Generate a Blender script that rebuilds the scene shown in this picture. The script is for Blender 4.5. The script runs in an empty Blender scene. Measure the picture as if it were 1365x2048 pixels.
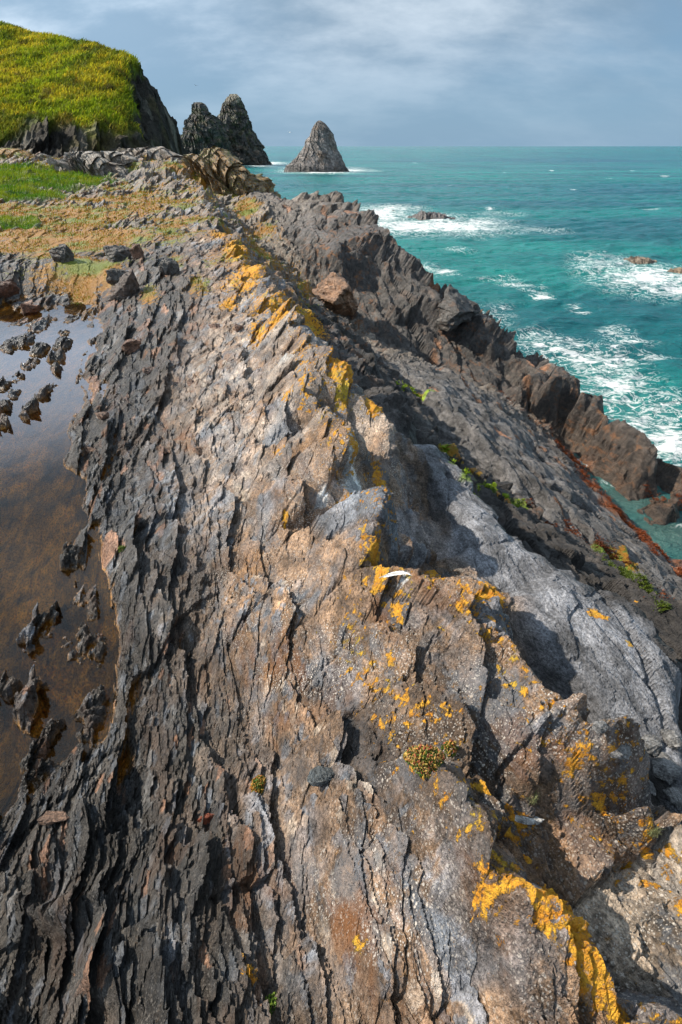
import bpy, math, random
import numpy as np
from mathutils import Vector, Matrix
from mathutils.geometry import delaunay_2d_cdt
random.seed(7)
RES = 1.0
# ------------------------------------------------------------------ camera geometry
FX = 1138.0                      # focal length in photograph pixels (1365 x 2048)
PITCH = math.radians(32.75)
CP, SP = math.cos(PITCH), math.sin(PITCH)
CAMZ = 8.0                       # metres above the sea
def ray(px, py):
    dy = 1024.0 - py
    return (px - 682.5), FX*CP + dy*SP, FX*SP - dy*CP      # right, forward, down
def P(px, py, h):                # point seen at a pixel, h metres below the eye
    x, f, d = ray(px, py); k = h/d
    return (x*k, f*k, CAMZ - h)
def PY(px, py, Y):               # point seen at a pixel, Y metres forward
    x, f, d = ray(px, py); k = Y/f
    return (x*k, Y, CAMZ - d*k)
S = np.array([-0.27, 0.9629]); U = np.array([0.9629, 0.27])   # strike of the beds, and across it
def uv(x, y): return x*U[0] + y*U[1], x*S[0] + y*S[1]

# ------------------------------------------------------------------ noise
def hsh(ix, iy, seed):
    h = (ix.astype(np.int64)*374761393 + iy.astype(np.int64)*668265263 + seed*974634777) & 0xffffffff
    h = ((h ^ (h >> 13))*1274126177) & 0xffffffff
    h = ((h ^ (h >> 15))*2246822519) & 0xffffffff
    return h ^ (h >> 16)
def perlin(x, y, seed=0):
    x = np.asarray(x, dtype=np.float64); y = np.asarray(y, dtype=np.float64)
    ix = np.floor(x); iy = np.floor(y); fx = x-ix; fy = y-iy
    ix = ix.astype(np.int64); iy = iy.astype(np.int64)
    sx = fx*fx*fx*(fx*(fx*6-15)+10); sy = fy*fy*fy*(fy*(fy*6-15)+10)
    def g(dx, dy):
        a = (hsh(ix+dx, iy+dy, seed) & 1023)*(2*math.pi/1024)
        return np.cos(a)*(fx-dx) + np.sin(a)*(fy-dy)
    a = g(0,0); b = g(1,0); c = g(0,1); d = g(1,1)
    return 1.5*((a + sx*(b-a))*(1-sy) + (c + sx*(d-c))*sy)
def fbm(x, y, seed=0, octs=4, gain=0.5):
    s = 0; a = 1; t = 0
    for k in range(octs):
        s = s + a*perlin(x*2**k + 17.3*k, y*2**k - 9.1*k, seed+k); t += a; a *= gain
    return s/t*1.3
def facet(x, y, seed=0, tilt=1.0, bu=0.0, bv=0.0, sx=1.0, sy=1.0):
    """broken slabs: every jittered cell is its own tilted plane. returns height (cell units), edge distance, random 0..1"""
    ix = np.floor(x).astype(np.int64); iy = np.floor(y).astype(np.int64)
    b1 = np.full(x.shape, 1e9); b2 = np.full(x.shape, 1e9)
    hv = np.zeros(x.shape); rv = np.zeros(x.shape)
    for dx in (-1,0,1):
        for dy in (-1,0,1):
            h = hsh(ix+dx, iy+dy, seed)
            cx = ix+dx + 0.1 + 0.8*(h & 255)/255.0; cy = iy+dy + 0.1 + 0.8*((h>>8) & 255)/255.0
            ex = x-cx; ey = y-cy
            d = np.abs(ex)*sx + np.abs(ey)*0.35*sy + np.sqrt(ex*ex+ey*ey)*0.5
            r1 = ((h>>16) & 255)/255.0; r2 = ((h>>24) & 255)/255.0; r3 = ((h>>5) & 255)/255.0
            val = (r1-0.5) + tilt*((r2-0.5)*ex*2 + (r3-0.5)*ey*1.4) + bu*ex + bv*ey
            m = d < b1
            b2 = np.where(m, b1, np.minimum(b2, d)); b1 = np.where(m, d, b1)
            hv = np.where(m, val, hv); rv = np.where(m, ((h>>11) & 1023)/1023.0, rv)
    return hv, b2-b1, rv
def sstep(a, b, x):
    t = np.clip((x-a)/(b-a), 0, 1); return t*t*(3-2*t)

# ------------------------------------------------------------------ scene helpers
scene = bpy.context.scene; COL = scene.collection
def tag(o, label=None, cat=None, group=None, kind=None):
    if label: o['label'] = label
    if cat: o['category'] = cat
    if group: o['group'] = group
    if kind: o['kind'] = kind
    return o
def mesh_np(name, co, quads, mat=None, tris=None, smooth=False, attrs=None, parent=None):
    me = bpy.data.meshes.new(name)
    nf = (0 if quads is None else len(quads)); nt = 0 if tris is None else len(tris)
    me.vertices.add(len(co)); me.vertices.foreach_set('co', np.asarray(co, dtype=np.float32).ravel())
    loops = []; 
    if nf: loops.append(np.asarray(quads, dtype=np.int32).ravel())
    if nt: loops.append(np.asarray(tris, dtype=np.int32).ravel())
    lv = np.concatenate(loops); me.loops.add(len(lv)); me.loops.foreach_set('vertex_index', lv)
    ls = np.concatenate([np.arange(nf, dtype=np.int32)*4, nf*4 + np.arange(nt, dtype=np.int32)*3])
    me.polygons.add(nf+nt); me.polygons.foreach_set('loop_start', ls)
    me.update(calc_edges=True); me.validate()
    me.polygons.foreach_set('use_smooth', np.full(len(me.polygons), smooth, dtype=bool))
    for k, a in (attrs or {}).items():
        a = np.asarray(a, dtype=np.float32)
        if a.ndim == 2:
            at = me.attributes.new(k, 'FLOAT_COLOR', 'POINT')
            at.data.foreach_set('color', np.concatenate([a, np.ones((len(a),1), np.float32)], 1).ravel())
        else:
            at = me.attributes.new(k, 'FLOAT', 'POINT'); at.data.foreach_set('value', a)
    if mat: me.materials.append(mat)
    o = bpy.data.objects.new(name, me); COL.objects.link(o)
    if parent: o.parent = parent
    return o
def gridquads(n, m):             # n rows of m
    i = np.arange(n-1)[:,None]*m + np.arange(m-1)[None,:]
    return np.stack([i, i+1, i+m+1, i+m], -1).reshape(-1,4)

# ------------------------------------------------------------------ materials
class NT:
    def __init__(s, name):
        s.m = bpy.data.materials.new(name); s.m.use_nodes = True; s.t = s.m.node_tree
        s.t.nodes.clear(); s.out = s.n('ShaderNodeOutputMaterial')
    def n(s, typ, **kw):
        x = s.t.nodes.new(typ)
        for k, v in kw.items():
            if k.startswith('i_'):
                key = k[2:]; key = int(key) if key.isdigit() else key.replace('_', ' ')
                if isinstance(v, bpy.types.NodeSocket): s.t.links.new(v, x.inputs[key])
                else: x.inputs[key].default_value = v
            else: setattr(x, k, v)
        return x
    def link(s, a, b): s.t.links.new(a, b)
    def attr(s, name): return s.n('ShaderNodeAttribute', attribute_name=name)
    def math(s, op, a, b=None, c=None, clamp=False):
        x = s.n('ShaderNodeMath', operation=op, use_clamp=clamp)
        for i, v in enumerate((a, b, c)):
            if v is None: continue
            if isinstance(v, bpy.types.NodeSocket): s.link(v, x.inputs[i])
            else: x.inputs[i].default_value = v
        return x.outputs[0]
    def ramp(s, fac, a, b, lo=0.0, hi=1.0):
        x = s.n('ShaderNodeMapRange', interpolation_type='SMOOTHSTEP')
        s.link(fac, x.inputs[0]); x.inputs[1].default_value = a; x.inputs[2].default_value = b
        x.inputs[3].default_value = lo; x.inputs[4].default_value = hi
        return x.outputs[0]
    def mix(s, fac, a, b, mode='MIX'):
        x = s.n('ShaderNodeMix', data_type='RGBA', blend_type=mode)
        for i, v in ((0, fac), (6, a), (7, b)):
            if isinstance(v, bpy.types.NodeSocket): s.link(v, x.inputs[i])
            else: x.inputs[i].default_value = v if i == 0 else (*v, 1) if len(v) == 3 else v
        return x.outputs[2]
    def noise(s, vec, scale, detail=4, rough=0.55, dist=0.0):
        x = s.n('ShaderNodeTexNoise'); x.inputs['Scale'].default_value = scale
        x.inputs['Detail'].default_value = detail; x.inputs['Roughness'].default_value = rough
        x.inputs['Distortion'].default_value = dist
        if vec is not None: s.link(vec, x.inputs['Vector'])
        return x.outputs['Fac']
    def vor(s, vec, scale, feature='F1', out='Distance', rnd=1.0):
        x = s.n('ShaderNodeTexVoronoi', feature=feature); x.inputs['Scale'].default_value = scale
        x.inputs['Randomness'].default_value = rnd
        s.link(vec, x.inputs['Vector']); return x.outputs[out]
    def mapping(s, vec, rot=(0,0,0), scale=(1,1,1), loc=(0,0,0)):
        x = s.n('ShaderNodeMapping'); s.link(vec, x.inputs[0])
        x.inputs['Rotation'].default_value = rot; x.inputs['Scale'].default_value = scale; x.inputs['Location'].default_value = loc
        return x.outputs[0]
    def objco(s): return s.n('ShaderNodeTexCoord').outputs['Object']
    def bump(s, h, strength, dist, normal=None):
        x = s.n('ShaderNodeBump'); s.link(h, x.inputs['Height'])
        x.inputs['Strength'].default_value = strength; x.inputs['Distance'].default_value = dist
        if normal is not None: s.link(normal, x.inputs['Normal'])
        return x.outputs[0]
    def princ(s, color, rough=0.7, spec=0.3, normal=None, **kw):
        x = s.n('ShaderNodeBsdfPrincipled')
        for k, v in (('Base Color', color), ('Roughness', rough), ('Specular IOR Level', spec), *kw.items()):
            if isinstance(v, bpy.types.NodeSocket): s.link(v, x.inputs[k])
            else: x.inputs[k].default_value = (*v, 1) if isinstance(v, tuple) and len(v) == 3 else v
        if normal is not None: s.link(normal, x.inputs['Normal'])
        s.link(x.outputs[0], s.out.inputs[0]); return x

STRIKE = math.atan2(0.27, 0.9629)
def rock_material(name, scale=1.0, fine=1.0):
    N = NT(name); c0 = N.objco()
    c = N.mapping(c0, rot=(0, 0, -STRIKE), scale=(scale, scale, scale))
    st = N.mapping(c, scale=(1.0, 0.45, 1.0))
    base = N.attr('Col').outputs['Color']
    n1 = N.noise(st, 11, 6, 0.65, 0.5); n2 = N.noise(N.mapping(c, scale=(1, .7, 1)), 75, 4, 0.75, 0.2); n3 = N.noise(st, 3.2, 5, .6, .4)
    k = N.math('MULTIPLY', N.ramp(n1, 0.3, 0.7, 0.45, 1.55), N.ramp(n2, 0.32, 0.68, 0.45, 1.6))
    k = N.math('MULTIPLY', k, N.ramp(n3, .32, .68, .62, 1.35))
    col = N.mix(1.0, base, N.n('ShaderNodeCombineXYZ', i_0=k, i_1=k, i_2=k).outputs[0], 'MULTIPLY')
    # brown weathered rind broken away over blue grey slate
    rind = N.ramp(N.math('ADD', N.noise(st, 6.5, 8, .68, .6), N.math('MULTIPLY', N.noise(c, 38, 4, .6), .2)), .58, .66)
    col = N.mix(N.math('MULTIPLY', N.math('MULTIPLY', rind, N.attr('speck').outputs['Fac']), .6), col, (0.15, 0.165, 0.185))
    och = N.ramp(N.noise(N.mapping(c, loc=(5,3,1)), 30, 7, .72, .3), .58, .66)
    col = N.mix(N.math('MULTIPLY', N.math('MULTIPLY', och, N.ramp(N.noise(c, 4, 4, .6), .42, .6)), N.math('MULTIPLY', N.attr('speck').outputs['Fac'], .75)), col, (0.30, 0.15, 0.03))
    # rust staining and blue slate freshly split
    rustn = N.ramp(N.noise(st, 5, 5, 0.6, 0.8), 0.52, 0.68)
    rust = N.math('MULTIPLY', rustn, N.attr('rust').outputs['Fac'])
    col = N.mix(rust, col, (0.20, 0.085, 0.03))
    # pale crustose lichen specks
    cw = N.n('ShaderNodeVectorMath', operation='ADD'); nzc = N.n('ShaderNodeTexNoise', i_Scale=60.0, i_Detail=3.0, i_Vector=c); sc_ = N.n('ShaderNodeVectorMath', operation='SCALE', i_0=nzc.outputs['Color'], i_Scale=.012); N.link(c, cw.inputs[0]); N.link(sc_.outputs[0], cw.inputs[1]); cw = cw.outputs[0]
    v1 = N.vor(cw, 38); v2 = N.vor(cw, 105); gate = N.ramp(N.noise(c, 6, 5, 0.65), 0.38, 0.60)
    sp = N.math('MAXIMUM', N.ramp(v1, 0.14, 0.24, 1, 0), N.math('MULTIPLY', N.ramp(v2, 0.24, 0.36, 1, 0), 0.85))
    sp = N.math('MULTIPLY', N.math('MULTIPLY', sp, gate), N.attr('speck').outputs['Fac'])
    col = N.mix(sp, col, (0.66, 0.60, 0.53))
    # orange and ochre lichen
    lv = N.vor(cw, 34, 'SMOOTH_F1')
    ln = N.math('ADD', N.math('MULTIPLY', N.noise(c, 21, 8, 0.70, 0.2), 1.0), N.math('MULTIPLY', lv, -.18)); ln = N.math('ADD', ln, .02)
    lm = N.math('ADD', ln, N.math('MULTIPLY', N.attr('lich').outputs['Fac'], 0.36))
    lf = N.math('MULTIPLY', N.ramp(lm, 0.70, 0.76), N.ramp(N.noise(c, 85, 4, .7), .34, .46, .4, 1.0))
    lcol = N.mix(N.ramp(N.noise(c, 24, 6, 0.7), .35, .65), (0.92, 0.52, 0.04), (0.66, 0.22, 0.01)); lcol = N.mix(N.ramp(N.vor(cw, 120), .1, .5, 0, .55), lcol, (.55,.26,.02))
    lcol = N.mix(N.ramp(N.noise(c, 3.5, 2), 0.55, 0.7), lcol, (0.55, 0.38, 0.04))
    col = N.mix(lf, col, lcol)
    # moss / algae film
    mm = N.math('ADD', N.noise(c, 11, 6, 0.65), N.math('MULTIPLY', N.attr('moss').outputs['Fac'], 0.5))
    mf = N.ramp(mm, 0.72, 0.80)
    mcol = N.mix(N.ramp(N.noise(c, 1.1, 5, .6), 0.45, 0.62), (0.30, 0.135, 0.008), (0.15, 0.18, 0.010))
    col = N.mix(mf, col, mcol)
    b1 = N.noise(st, 16*fine, 6, 0.68, 0.3); b2 = N.vor(N.mapping(c, scale=(1, .45, 1)), 24*fine, 'F1'); 
    b3 = N.noise(c, 130*fine, 2, 0.7)
    hb = N.math('ADD', N.math('MULTIPLY', b1, 1.0), N.math('ADD', N.math('MULTIPLY', b2, 0.22), N.math('MULTIPLY', b3, 0.16)))
    hb = N.math('ADD', hb, N.math('MULTIPLY', lf, 0.12)); hb = N.math('ADD', hb, N.math('MULTIPLY', sp, 0.05))
    hb = N.math('ADD', hb, N.math('MULTIPLY', n2, .3)); hb = N.math('ADD', hb, N.math('MULTIPLY', rind, -.08))
    nrm = N.bump(hb, 1.0, 0.05/scale/fine**0.5)
    wet = N.attr('wet').outputs['Fac']
    rough = N.math('SUBTRACT', N.ramp(n2, 0.3, 0.7, 0.48, 0.72), N.math('MULTIPLY', wet, 0.3))
    rough = N.math('ADD', rough, N.math('MULTIPLY', lf, 0.25), clamp=True)
    N.princ(col, rough, 0.42, nrm)
    return N.m
M_ROCK = rock_material('slate_rock', 1.0, 1.0)
M_FAR = rock_material('far_rock', 0.12, 1.0)

# ------------------------------------------------------------------ near terrain: control lines (photo pixel, metres below the eye)
SEA_H = CAMZ
WL = 2.36                                     # tide pool level, below the eye
L = {}
L['crest_near'] = [(1365,1975,1.46),(1230,1870,1.42),(1090,1765,1.42),(1000,1680,1.44),(910,1600,1.50),(830,1500,1.56)]
L['crest'] = [(1365,1705,1.72),(1270,1610,1.66),(1200,1490,1.64),(1110,1475,1.62),(1020,1340,1.62),(985,1190,1.60),(850,1138,1.58),(775,1090,1.57),(745,985,1.58),(700,880,1.60),(650,800,1.61),(615,690,1.62),(585,615,1.63)]
L['hollow'] = [(1345,1860,1.9),(1270,1800,2.05),(1200,1740,2.1),(1140,1665,1.85)]
L['crest_lump'] = [(790,900,2.0),(745,812,1.86),(690,745,1.84),(655,712,1.86)]
L['notch'] = [(770,1075,2.1),(765,990,2.1),(735,930,2.0),(668,830,1.95),(640,740,1.9)]
L['crest_far'] = [(560,590,1.85),(520,555,1.85),(490,510,1.85),(440,450,1.82),(405,400,1.75),(385,355,1.35)]
G3B = [(1365,1760,2.5),(1290,1650,2.5),(1180,1530,2.5),(1120,1440,2.5),(1070,1330,2.45),(1010,1210,2.45),(900,1120,2.45),(840,1010,2.45),(800,930,2.5),(740,830,2.55),(690,740,2.6),(640,680,2.7),(590,620,2.9),(540,560,3.0),(500,505,2.9)]
L['G3'] = [(1365,1760,2.5),(1290,1650,2.5),(1180,1530,2.55),(1120,1440,2.55),(1070,1330,2.5),(1010,1210,2.5),(900,1120,2.5),(840,1010,2.5),(800,930,2.55),(740,830,2.7),(690,745,3.0)]
L['Lleft'] = [(1365,1560,2.5),(1230,1430,2.42),(1100,1290,2.38),(1000,1190,2.36),(920,1100,2.36),(880,980,2.38),(820,905,2.45)]
L['Lmid'] = [(1365,1440,2.42),(1250,1300,2.34),(1110,1180,2.30),(980,1060,2.30),(900,950,2.32)]
L['L'] = [(1365,1335,2.45),(1330,1320,2.42),(1245,1215,2.38),(1130,1130,2.36),(1020,1050,2.36),(950,960,2.38),(880,885,2.42),(810,830,2.6),(760,770,2.8),(720,720,3.0),(660,650,3.3)]
L['Ltoe'] = [(1365,1290,3.4),(1270,1190,3.5),(1170,1120,3.5),(1060,1060,3.5),(980,1000,3.5),(930,930,3.6),(860,850,3.9),(800,780,4.2)]
L['G2'] = [(1365,1245,5.4),(1290,1190,5.3),(1200,1130,5.2),(1100,1050,5.0),(1030,1005,4.9),(960,970,4.8),(900,905,4.7),(830,785,4.8),(760,715,4.6)]
L['M'] = [(1365,1210,5.35),(1280,1130,5.2),(1180,1060,5.0),(1090,985,4.8),(1000,920,4.55),(940,850,4.4),(890,790,4.3),(860,765,4.6)]
L['Mmid'] = [(1330,1110,6.6),(1230,1020,6.2),(1120,930,5.8),(1040,850,5.5),(960,775,5.3),(900,750,5.2)]
L['shore'] = [(1365,1165,8.1),(1290,1075,8.1),(1200,978,8.1),(1140,905,8.1),(1080,850,7.4),(1000,795,6.6),(920,750,6.0),(850,722,6.0),(770,690,5.6),(700,650,5.1),(650,605,4.7),(600,560,4.3),(560,530,3.9),(500,470,3.3),(450,430,2.8),(400,375,2.2)]
L['inlet'] = [(1365,1110,9.3),(1290,1030,9.3),(1200,950,9.3),(1140,882,9.2)]
L['Ofoot'] = [(1365,1052,8.1),(1320,1005,8.1),(1270,948,8.1),(1200,902,8.1),(1130,860,8.1)]
L['Oband'] = [(1365,1000,7.4),(1280,930,7.3),(1200,860,7.1),(1120,815,6.9),(1050,770,6.5),(980,725,6.1),(900,680,5.6),(830,620,4.8),(740,560,4.15),(660,500,3.15),(600,450,2.75)]
L['O'] = [(1365,962,7.25),(1300,902,7.0),(1228,845,6.7),(1180,785,6.3),(1140,742,6.0),(1100,748,5.8),(1060,722,5.6),(990,662,5.1),(945,612,4.7),(890,590,4.35),(830,548,3.9),(780,480,2.95),(700,418,2.3),(650,388,1.9),(620,384,1.85),(560,391,2.15)]
L['farcrest'] = [(545,386,2.5),(500,350,1.6),(470,320,0.75),(430,299,0.18),(400,302,0.25),(372,330,0.95)]
L['farcrest_left'] = [(360,322,0.9),(330,310,0.5),(295,297,0.14),(255,302,0.28),(225,312,0.5),(190,306,0.35),(150,308,0.4),(125,322,0.75)]
L['farfoot'] = [(115,335,1.25),(170,350,1.5),(220,372,1.65),(280,385,1.75),(340,395,1.8),(390,405,1.85)]
L['bank'] = [(0,302,0.35),(45,302,0.3),(80,318,0.7)]
L['bank_front'] = [(0,345,1.15),(60,350,1.2),(120,352,1.3),(190,362,1.55)]
L['bank_toe'] = [(0,400,1.6),(60,405,1.7),(130,380,1.65)]
L['mat'] = [(0,450,1.85),(60,455,1.9),(150,450,1.95),(250,440,1.95),(330,440,1.95)]
L['mat2'] = [(0,490,2.0),(100,495,2.02),(200,500,2.02),(300,490,1.98),(380,490,1.95)]
L['step'] = [(0,530,1.95),(70,520,1.95),(120,515,1.9),(200,530,2.0),(280,560,2.05),(360,560,1.95),(440,560,1.95)]
L['step_toe'] = [(0,600,2.33),(60,605,2.3),(135,590,2.3)]
L['pooltop'] = [(-60,640,2.36),(0,628,2.36),(60,632,2.36),(105,612,2.36),(140,600,2.36),(160,588,2.36),(190,602,2.36),(180,650,2.36),(168,720,2.36),(150,780,2.36),(125,850,2.36),(128,930,2.36),(145,1010,2.36),(150,1090,2.36),(190,1140,2.36),(215,1200,2.36),(235,1290,2.36),(238,1400,2.36),(232,1490,2.36),(140,1545,2.36),(65,1610,2.36),(0,1690,2.36),(-60,1760,2.34)]
L['poolbed'] = [(-60,680,2.44),(20,680,2.44),(100,650,2.44),(160,625,2.42),(150,690,2.44),(120,760,2.46),(80,860,2.5),(80,980,2.55),(90,1100,2.56),(120,1200,2.53),(150,1300,2.5),(170,1420,2.48),(80,1480,2.5),(0,1560,2.5)]
L['poolbed2'] = [(-200,800,2.5),(-100,900,2.55),(0,1000,2.58),(0,1200,2.6),(0,1400,2.58),(-200,1200,2.6),(-300,1500,2.6)]
L['plat'] = [(215,612,2.3),(225,700,2.31),(210,790,2.32),(180,860,2.31),(190,960,2.30),(210,1050,2.30),(250,1150,2.30),(275,1250,2.30),(290,1400,2.29),(290,1500,2.26),(180,1600,2.2),(90,1680,2.2),(0,1780,2.2)]
L['foot'] = [(420,600,2.05),(410,660,2.12),(370,740,2.2),(350,850,2.25),(385,960,2.26),(400,1100,2.26),(430,1250,2.24),(490,1420,2.2),(540,1530,2.12),(580,1700,2.05),(620,1850,2.0),(650,2048,1.95)]
L['slab'] = [(520,640,1.88),(500,760,1.98),(520,900,2.0),(540,1050,2.0),(580,1200,1.98),(640,1350,1.93),(700,1480,1.84),(760,1600,1.78),(850,1750,1.70),(950,1900,1.64),(1050,2048,1.6)]
L['bottomleft'] = [(60,1850,2.1),(150,2000,2.0),(250,1800,2.05),(350,1650,2.15),(400,1950,1.98),(300,2048,2.0)]
L['bottomhole'] = [(90,1830,2.27),(110,1950,2.25),(130,2048,2.2)]
ctrl = []
for k, pl in L.items():
    w = [P(*p) for p in pl]
    for a, b in zip(w[:-1], w[1:]):
        d = math.dist(a[:2], b[:2]); r = 0.35 + 0.06*math.hypot(*a[:2])
        n = max(1, int(d/r))
        for i in range(n):
            t = i/n; ctrl.append(tuple(a[j] + (b[j]-a[j])*t for j in range(3)))
    ctrl.append(w[-1])
# seaward flank of the outer ridge and everything out of the picture
for p in L['O']:
    x, y, z = P(*p); r = math.hypot(x, y)
    ctrl.append((x+U[0]*0.5*1.2, y+U[1]*0.6, z-0.25)); ctrl.append((x+U[0]*(1.2+z*.5), y+U[1]*(1.2+z*.5), z*0.3-0.5)); ctrl.append((x+U[0]*(4+z), y+U[1]*(4+z), -3))
def scarp(key, w1, d1, lo=0, hi=99):
    for p in L[key]:
        x, y, z = P(*p)
        if lo <= y <= hi: ctrl.append((x+U[0]*w1, y+U[1]*w1, z-d1))
scarp('crest', .16, .62, 1.0, 4.2); scarp('crest', .45, 1.35, 4.2, 20); scarp('crest_far', .5, 1.3, 4, 24); scarp('L', .2, .75); scarp('M', -.12, .35); scarp('crest_near', .12, .2)
for p in L['farcrest']:
    x, y, z = P(*p); ctrl += [(x-.05, y+1.4, z+.05), (x+0.3, y+2.6, z-0.9), (x+.8, y+5, -1.5), (x+3, y+16, -3)]
for p in L['farcrest_left']+L['bank']:
    x, y, z = P(*p); ctrl += [(x-.1, y+1.4, z+.05), (x-.3, y+3.0, z-0.8), (x-.3, y+7, z-2.2)]
ctrl += [(-70,60,6),(-70,30,6.2),(-45,20,6.2),(-30,10,6.0),(-20,3,6.0),(-8,4,5.6),(-8,8,5.5),(-14,9,5.9),(-8,0,5.7),(-5,-1,5.9),(-3,-1.5,6.1),(-3,0.3,5.8),(-1.5,-0.7,6.1),(0,-1.6,6.35),(0,-0.4,6.42),(0.6,0.0,6.55),(1.6,-0.8,6.6),(1.5,-2.5,6.6),(-1,-3,6.2),(-8,-6,6),(4,-4,6.0),(3.2,-1.0,5.6),(4.5,0,5.4),(5,2,4.6),(7,1,3.2),(9,3,1.5),(10,6,-.2),(12,4,-.5),(9,-3,2.5),(14,-2,-.5),(20,6,-3),(20,20,-3),(30,40,-3),(20,80,-3),(-70,80,3),(-40,85,2),(-10,90,-3),(30,-10,-3),(-20,-15,5),(-80,-10,6),(10,-15,2)]
ctrl = [c for i, c in enumerate(ctrl)]
pts = np.array(ctrl); 
_, keep = np.unique(np.round(pts[:,:2]/0.03), axis=0, return_index=True); pts = pts[np.sort(keep)]
cd = delaunay_2d_cdt([Vector(p[:2]) for p in pts], [], [], 0, 1e-5, True)
tv = np.array([tuple(v) for v in cd[0]]); torig = cd[3]
tz = np.array([pts[o[0], 2] if o else 0.0 for o in torig]); tris = np.array([f for f in cd[2]])
# coarse polar grid
C0 = np.array([0.0, -1.4]); TH = math.radians(84); R0, R1 = 0.55, 78.0
def pgrid(nt, nr):
    th = np.linspace(-TH, TH, nt); lr = np.linspace(math.log(R0), math.log(R1), nr)
    T, R = np.meshgrid(th, lr); R = np.exp(R)
    return C0[0] + R*np.sin(T), C0[1] + R*np.cos(T)
nb = 900
BX, BY = pgrid(nb, nb); HB = np.full(BX.shape, np.nan)
def toidx(x, y, n=nb):
    dx = x-C0[0]; dy = y-C0[1]
    th = np.arctan2(dx, dy); lr = np.log(np.maximum(np.hypot(dx, dy), 1e-6))
    return (th+TH)/(2*TH)*(n-1), (lr-math.log(R0))/(math.log(R1/R0))*(n-1)
for t in tris:
    a, b, c = tv[t]; za, zb, zc = tz[t]
    s = np.linspace(0, 1, 9)[:,None]
    e = np.concatenate([a+(b-a)*s, b+(c-b)*s, c+(a-c)*s, [C0] if False else a[None]])
    ti, ri = toidx(e[:,0], e[:,1])
    i0, i1 = max(0, int(ti.min())-2), min(nb, int(ti.max())+3); j0, j1 = max(0, int(ri.min())-2), min(nb, int(ri.max())+3)
    if ti.max()-ti.min() > nb*0.55: i0, i1, j0 = 0, nb, 0
    if i0 >= i1 or j0 >= j1: continue
    X = BX[j0:j1, i0:i1]; Y = BY[j0:j1, i0:i1]
    det = (b[1]-c[1])*(a[0]-c[0]) + (c[0]-b[0])*(a[1]-c[1])
    if abs(det) < 1e-12: continue
    w0 = ((b[1]-c[1])*(X-c[0]) + (c[0]-b[0])*(Y-c[1]))/det; w1 = ((c[1]-a[1])*(X-c[0]) + (a[0]-c[0])*(Y-c[1]))/det; w2 = 1-w0-w1
    m = (w0 >= -1e-6) & (w1 >= -1e-6) & (w2 >= -1e-6)
    sub = HB[j0:j1, i0:i1]; sub[m] = (w0*za + w1*zb + w2*zc)[m]
HB = np.where(np.isnan(HB), np.where(BX > 0.25*BY, -3.0, 5.5), HB)
def blur(A, k):
    w = np.exp(-0.5*(np.arange(-3*k, 3*k+1)/k)**2); w /= w.sum(); q = len(w)//2
    for ax in (0, 1):
        B = np.pad(A, [(q, q) if i == ax else (0, 0) for i in (0, 1)], mode='edge'); o = 0
        for i, ww in enumerate(w): o = o + ww*(B[i:i+A.shape[0], :] if ax == 0 else B[:, i:i+A.shape[1]])
        A = o
    return A
HB = 0.25*blur(HB, 4) + 0.75*blur(HB, 1)
def hbase(x, y):
    ti, ri = toidx(x, y); ti = np.clip(ti, 0, nb-1.001); ri = np.clip(ri, 0, nb-1.001)
    i = ti.astype(int); j = ri.astype(int); a = ti-i; b = ri-j
    return (HB[j,i]*(1-a)+HB[j,i+1]*a)*(1-b) + (HB[j+1,i]*(1-a)+HB[j+1,i+1]*a)*b

# boundaries between the ridges, as across-strike position for each along-strike position
def bound(keys, extra=()):
    q = sorted([(uv(*P(*p)[:2])[1], uv(*P(*p)[:2])[0]) for k in keys for p in L[k]] + list(extra))
    return np.array([a for a, b in q]), np.array([b for a, b in q])
bF = bound(['foot'], [(-3, 0.2)]); L['G3b'] = G3B; bG3 = bound(['G3b'], [(-3, 2.6)]); del L['G3b']
bC = bound(['crest', 'crest_far']); bN = bound(['crest_near'])
bG2 = bound(['G2']); bG1 = bound(['shore'])
_g = L['farfoot']; 
def regions(x, y):
    u, v = uv(x, y)
    f = np.interp(v, *bF); g3 = np.interp(v, *bG3); g2 = np.interp(v, *bG2); g1 = np.interp(v, *bG1)
    g2 = np.maximum(g2, g3+0.02); g1 = np.maximum(g1, g2+0.02)
    return u, v, f, g3, g2, g1

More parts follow.
